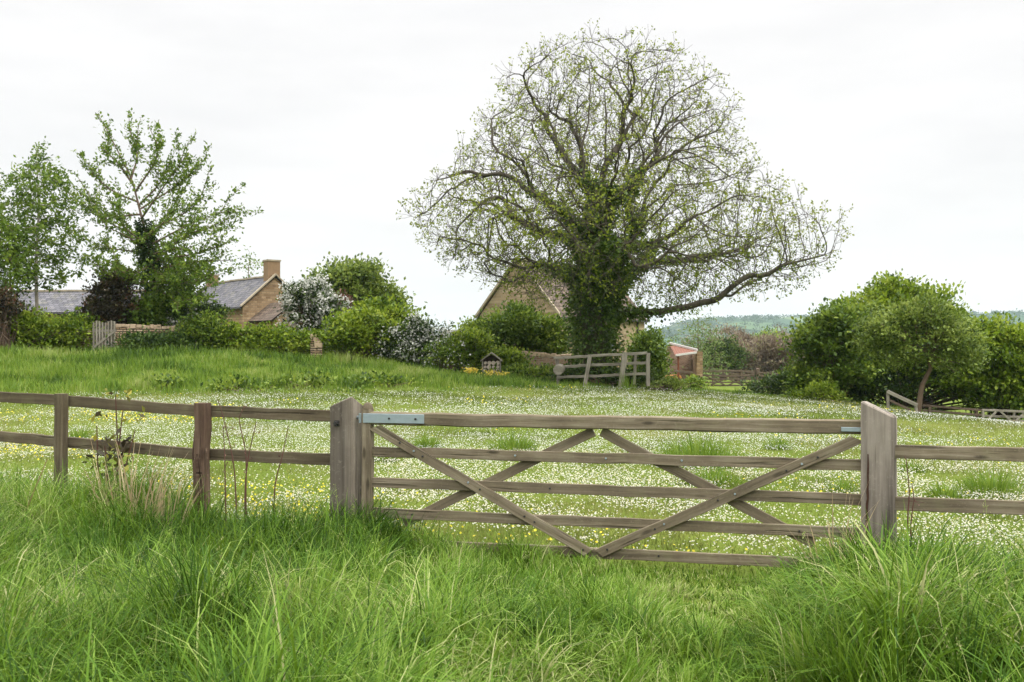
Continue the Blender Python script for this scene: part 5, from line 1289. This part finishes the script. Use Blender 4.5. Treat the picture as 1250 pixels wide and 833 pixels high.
# ================================================================== RIGHT-HAND BUSHES
def rb(px, d): return gb(px, d)
bush('field_maple', 'tall bright green tree forming the highest point of the right hand thicket', 'tree', rb(1095, 39.5), [(0, 0, 2.4, 2.2, 1.6, 1.8), (-.6, 0, 3.9, 1.4, 1.2, 1.1), (.9, 0, 3.7, 1.5, 1.2, 1.0), (-1.7, 0, 2.9, 1.2, 1.0, 1.1), (.0, 0, 4.5, .8, .7, .55), (1.9, 0, 2.6, 1.2, 1., 1.4)], .15, 30000, 'leaf_bright', sprig=.3, hollow=.4)
bush('hazel_bush', 'dark green rounded bush at the left end of the right hand thicket', 'tree', rb(1020, 38.), [(0, 0, 1.5, 1.2, 1.1, 1.4), (-.5, 0, 2.3, .9, .8, .9), (.6, 0, 2.9, .9, .9, .8), (-.9, 0, .8, .7, .7, .8)], .15, 13000, 'leaf_mid', sprig=.25)
bush('maple_bush', 'broad glossy green bush at the right frame edge of the thicket', 'tree', rb(1222, 37.), [(0, 0, 1.9, 1.9, 1.5, 1.4), (-1.2, 0, 3.0, 1.15, 1.1, .95), (.4, 0, 2.75, 1.2, 1.1, .8), (.0, -.4, 1.2, 1.8, 1.1, .9), (2.0, 0, 2.0, 1.5, 1.2, 1.3), (2.9, 0, 2.6, 1.2, 1.0, .7)], .15, 26000, 'leaf_bright', sprig=.25, hollow=.4)
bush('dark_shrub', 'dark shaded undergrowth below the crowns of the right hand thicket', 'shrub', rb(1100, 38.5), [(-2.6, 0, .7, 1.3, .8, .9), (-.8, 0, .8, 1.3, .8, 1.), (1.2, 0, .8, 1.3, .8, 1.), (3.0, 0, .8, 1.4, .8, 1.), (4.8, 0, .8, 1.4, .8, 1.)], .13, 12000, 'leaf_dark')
d = 33.2; b = rb(1120, d)
hw = bush('hawthorn_tree', 'grey green hawthorn with a bare leaning brown trunk in front of the thicket', 'tree', b, [(q[0] - b[0], q[1] - b[1], q[2] - b[2], rx, ry, rz) for q, rx, ry, rz in (
    (at(1120, 412, d), 1.35, 1.1, .95), (at(1095, 400, d + .3), 1.0, .9, .75), (at(1150, 415, d), 1.05, .9, .85), (at(1125, 388, d), .95, .8, .6), (at(1170, 435, d - .2), .75, .7, .7), (at(1085, 425, d), .7, .7, .65))], .10, 17000, 'leaf_olive', stem='brown_bark', hollow=.35,
    trunk=[b + [0, 0, -.1], at(1126, 470, d), at(1136, 450, d), at(1133, 432, d)], sprig=.35)
bush('bramble_bank', 'dark tangled bramble bank at the right end of the far fence', 'shrub', rb(965, 42.), [(0, 0, .5, 1.1, .8, .7), (-.9, 0, .35, .9, .7, .55), (1.0, 0, .75, 1.0, .8, .85), (1.9, 0, .9, .9, .8, 1.)], .12, 10000, 'leaf_dark')
bush('low_bush', 'low bright green mound of leaves in front of the bramble bank', 'shrub', rb(996, 36.3), [(0, 0, .18, .75, .5, .32), (.4, 0, .12, .5, .4, .28)], .09, 3500, 'leaf_bright')

# broken rail and low hurdle fence under the thicket
bf = root('broken_fence', 'broken fence piece with one sloping pale rail below the leaning trunk', 'fence', rb(1102, 31.5))
D1 = 31.5
board('rail', at(1083, 478, D1 + .3), at(1120, 495, D1 - .1), .11, .05, M['grey_wood'], bf)
board('rail', at(1086, 489, D1 + .3), at(1112, 501, D1), .07, .04, M['far_wood'], bf)
board('post', V3(at(1084, 0, D1 + .35)[:2], gz(*P2(1084, D1 + .35)) - .1), at(1084, 477, D1 + .35), .08, .08, M['grey_wood'], bf, flat=(0, -1, 0))
board('post', V3(at(1118.5, 0, D1 - .06)[:2], gz(*P2(1118, D1)) - .1), at(1118, 496, D1 - .06), .08, .08, M['grey_wood'], bf, flat=(0, -1, 0))
hf = root('rail_fence', 'dark three rail fence in shade under the right hand bushes', 'fence', rb(1160, 33.))
for y0, y1 in ((495, 501), (501, 507), (507, 512)):
    board('rail', at(1126, y0, 33.2), at(1198, y1, 33.), .07, .04, M['far_wood'], hf)
for px in (1135, 1192): board('post', V3(P2(px, 33.15), gz(*P2(px, 33.15)) - .1), at(px, 497 + (px - 1135) * .06, 33.15), .09, .09, M['far_wood'], hf, flat=(0, -1, 0))
hu = root('wooden_hurdle', 'low grey braced wooden hurdle at the right frame edge under the bushes', 'fence', rb(1230, 32.))
for y0, y1 in ((500.5, 504), (508, 510), (514, 514.5)): board('rail', at(1199, y0, 32.3), at(1275, y1, 32.), .07, .04, M['grey_wood'], hu)
for x0, y0, x1, y1 in ((1216, 503, 1206, 513), (1222, 503, 1234, 514), (1250, 505, 1240, 514), (1258, 505, 1270, 514)): board('brace', at(x0, y0, 32.12), at(x1, y1, 32.1), .06, .03, M['grey_wood'], hu)
for px in (1200, 1238, 1274): board('post', V3(P2(px, 32.25), gz(*P2(px, 32.25)) - .1), at(px, 500 + (px - 1200) * .04, 32.25), .07, .06, M['grey_wood'], hu, flat=(0, -1, 0))

# ================================================================== AIR
m, nt, out = new_mat('valley_haze')
vol = nt.nodes.new('ShaderNodeVolumePrincipled'); vol.inputs['Color'].default_value = (.72, .90, 1.0, 1); vol.inputs['Density'].default_value = .00013
nt.links.new(vol.outputs[0], out.inputs['Volume'])
try: m.cycles.homogeneous_volume = True
except Exception: pass
pm = PM(); pm.box((0, 1300, 29), 5600, 3400, 96)      # from below the valley floor to just above the hill
hz_ = pm.build('haze', m, base=(0, 1300, -19)); kind(hz_, 'stuff', 'thin pale haze filling the valley air')

# ================================================================== LIGHT, SKY, CAMERA
wd = bpy.data.worlds.new('World'); scene.world = wd; wd.use_nodes = True
nt = wd.node_tree; nt.nodes.clear(); out = nt.nodes.new('ShaderNodeOutputWorld'); bg = nt.nodes.new('ShaderNodeBackground')
SUN_EL, SUN_AZ = math.radians(52), math.radians(122)      # azimuth from +Y clockwise: behind the camera, to the right
sky = nt.nodes.new('ShaderNodeTexSky'); sky.sky_type = 'NISHITA'; sky.sun_disc = False; sky.sun_elevation = SUN_EL; sky.sun_rotation = SUN_AZ
tc = nt.nodes.new('ShaderNodeTexCoord'); sep = nt.nodes.new('ShaderNodeSeparateXYZ'); nt.links.new(tc.outputs['Generated'], sep.inputs[0])
up = mathn(nt, 'MAXIMUM', sep.outputs[2], 0.0)
mr = nt.nodes.new('ShaderNodeMapRange'); mr.interpolation_type = 'SMOOTHSTEP'; nt.links.new(up, mr.inputs[0])
for k_, v_ in ((1, .28), (2, .9), (3, 1.0), (4, 4.5)): mr.inputs[k_].default_value = v_
lum = mr.outputs[0]                                  # bright overcast: the cloud glows most overhead, where the sun stands behind it
cn = tex_noise(nt, mapping(nt, tc.outputs['Generated'], (1.6, 1.6, 7.0)), 1.4, 5, .55)
cl = ramp(nt, cn, [(.34, (8.85, 8.80, 8.84)), (.58, (9.85, 9.72, 9.68))])
cl = mixc(nt, 1.0, cl, cl, 'MIX')
vm = nt.nodes.new('ShaderNodeVectorMath'); vm.operation = 'SCALE'; nt.links.new(cl, vm.inputs[0]); nt.links.new(lum, vm.inputs['Scale'])
mx = mixc(nt, .96, sky.outputs[0], vm.outputs[0])
nt.links.new(mx, bg.inputs['Color']); bg.inputs['Strength'].default_value = .098
nt.links.new(bg.outputs[0], out.inputs['Surface'])
ld_ = bpy.data.lights.new('sun', 'SUN'); ld_.energy = 1.5; ld_.angle = math.radians(11); ld_.color = (1, .96, .90)
so = bpy.data.objects.new('sun', ld_); COL.objects.link(so)
dv = Vector((math.sin(SUN_AZ) * math.cos(SUN_EL), math.cos(SUN_AZ) * math.cos(SUN_EL), math.sin(SUN_EL)))
so.rotation_euler = dv.to_track_quat('Z', 'Y').to_euler(); so.location = (20, -20, 40)

cam = bpy.data.cameras.new('camera'); cam.sensor_width = 36; cam.lens = F / 1250 * 36; cam.clip_start = .05; cam.clip_end = 9000
cam.dof.use_dof = True; cam.dof.focus_distance = 8.5; cam.dof.aperture_fstop = 9
co = bpy.data.objects.new('camera', cam); COL.objects.link(co); co.location = (0, 0, EYE); co.rotation_euler = (math.radians(90), 0, 0)
scene.camera = co
scene.view_settings.view_transform = 'Standard'; scene.view_settings.look = 'None'; scene.view_settings.exposure = .10; scene.view_settings.gamma = 1
cy = scene.cycles
cy.max_bounces = 8; cy.diffuse_bounces = 2; cy.glossy_bounces = 2; cy.transmission_bounces = 3; cy.volume_bounces = 1; cy.transparent_max_bounces = 8
cy.use_denoising = True
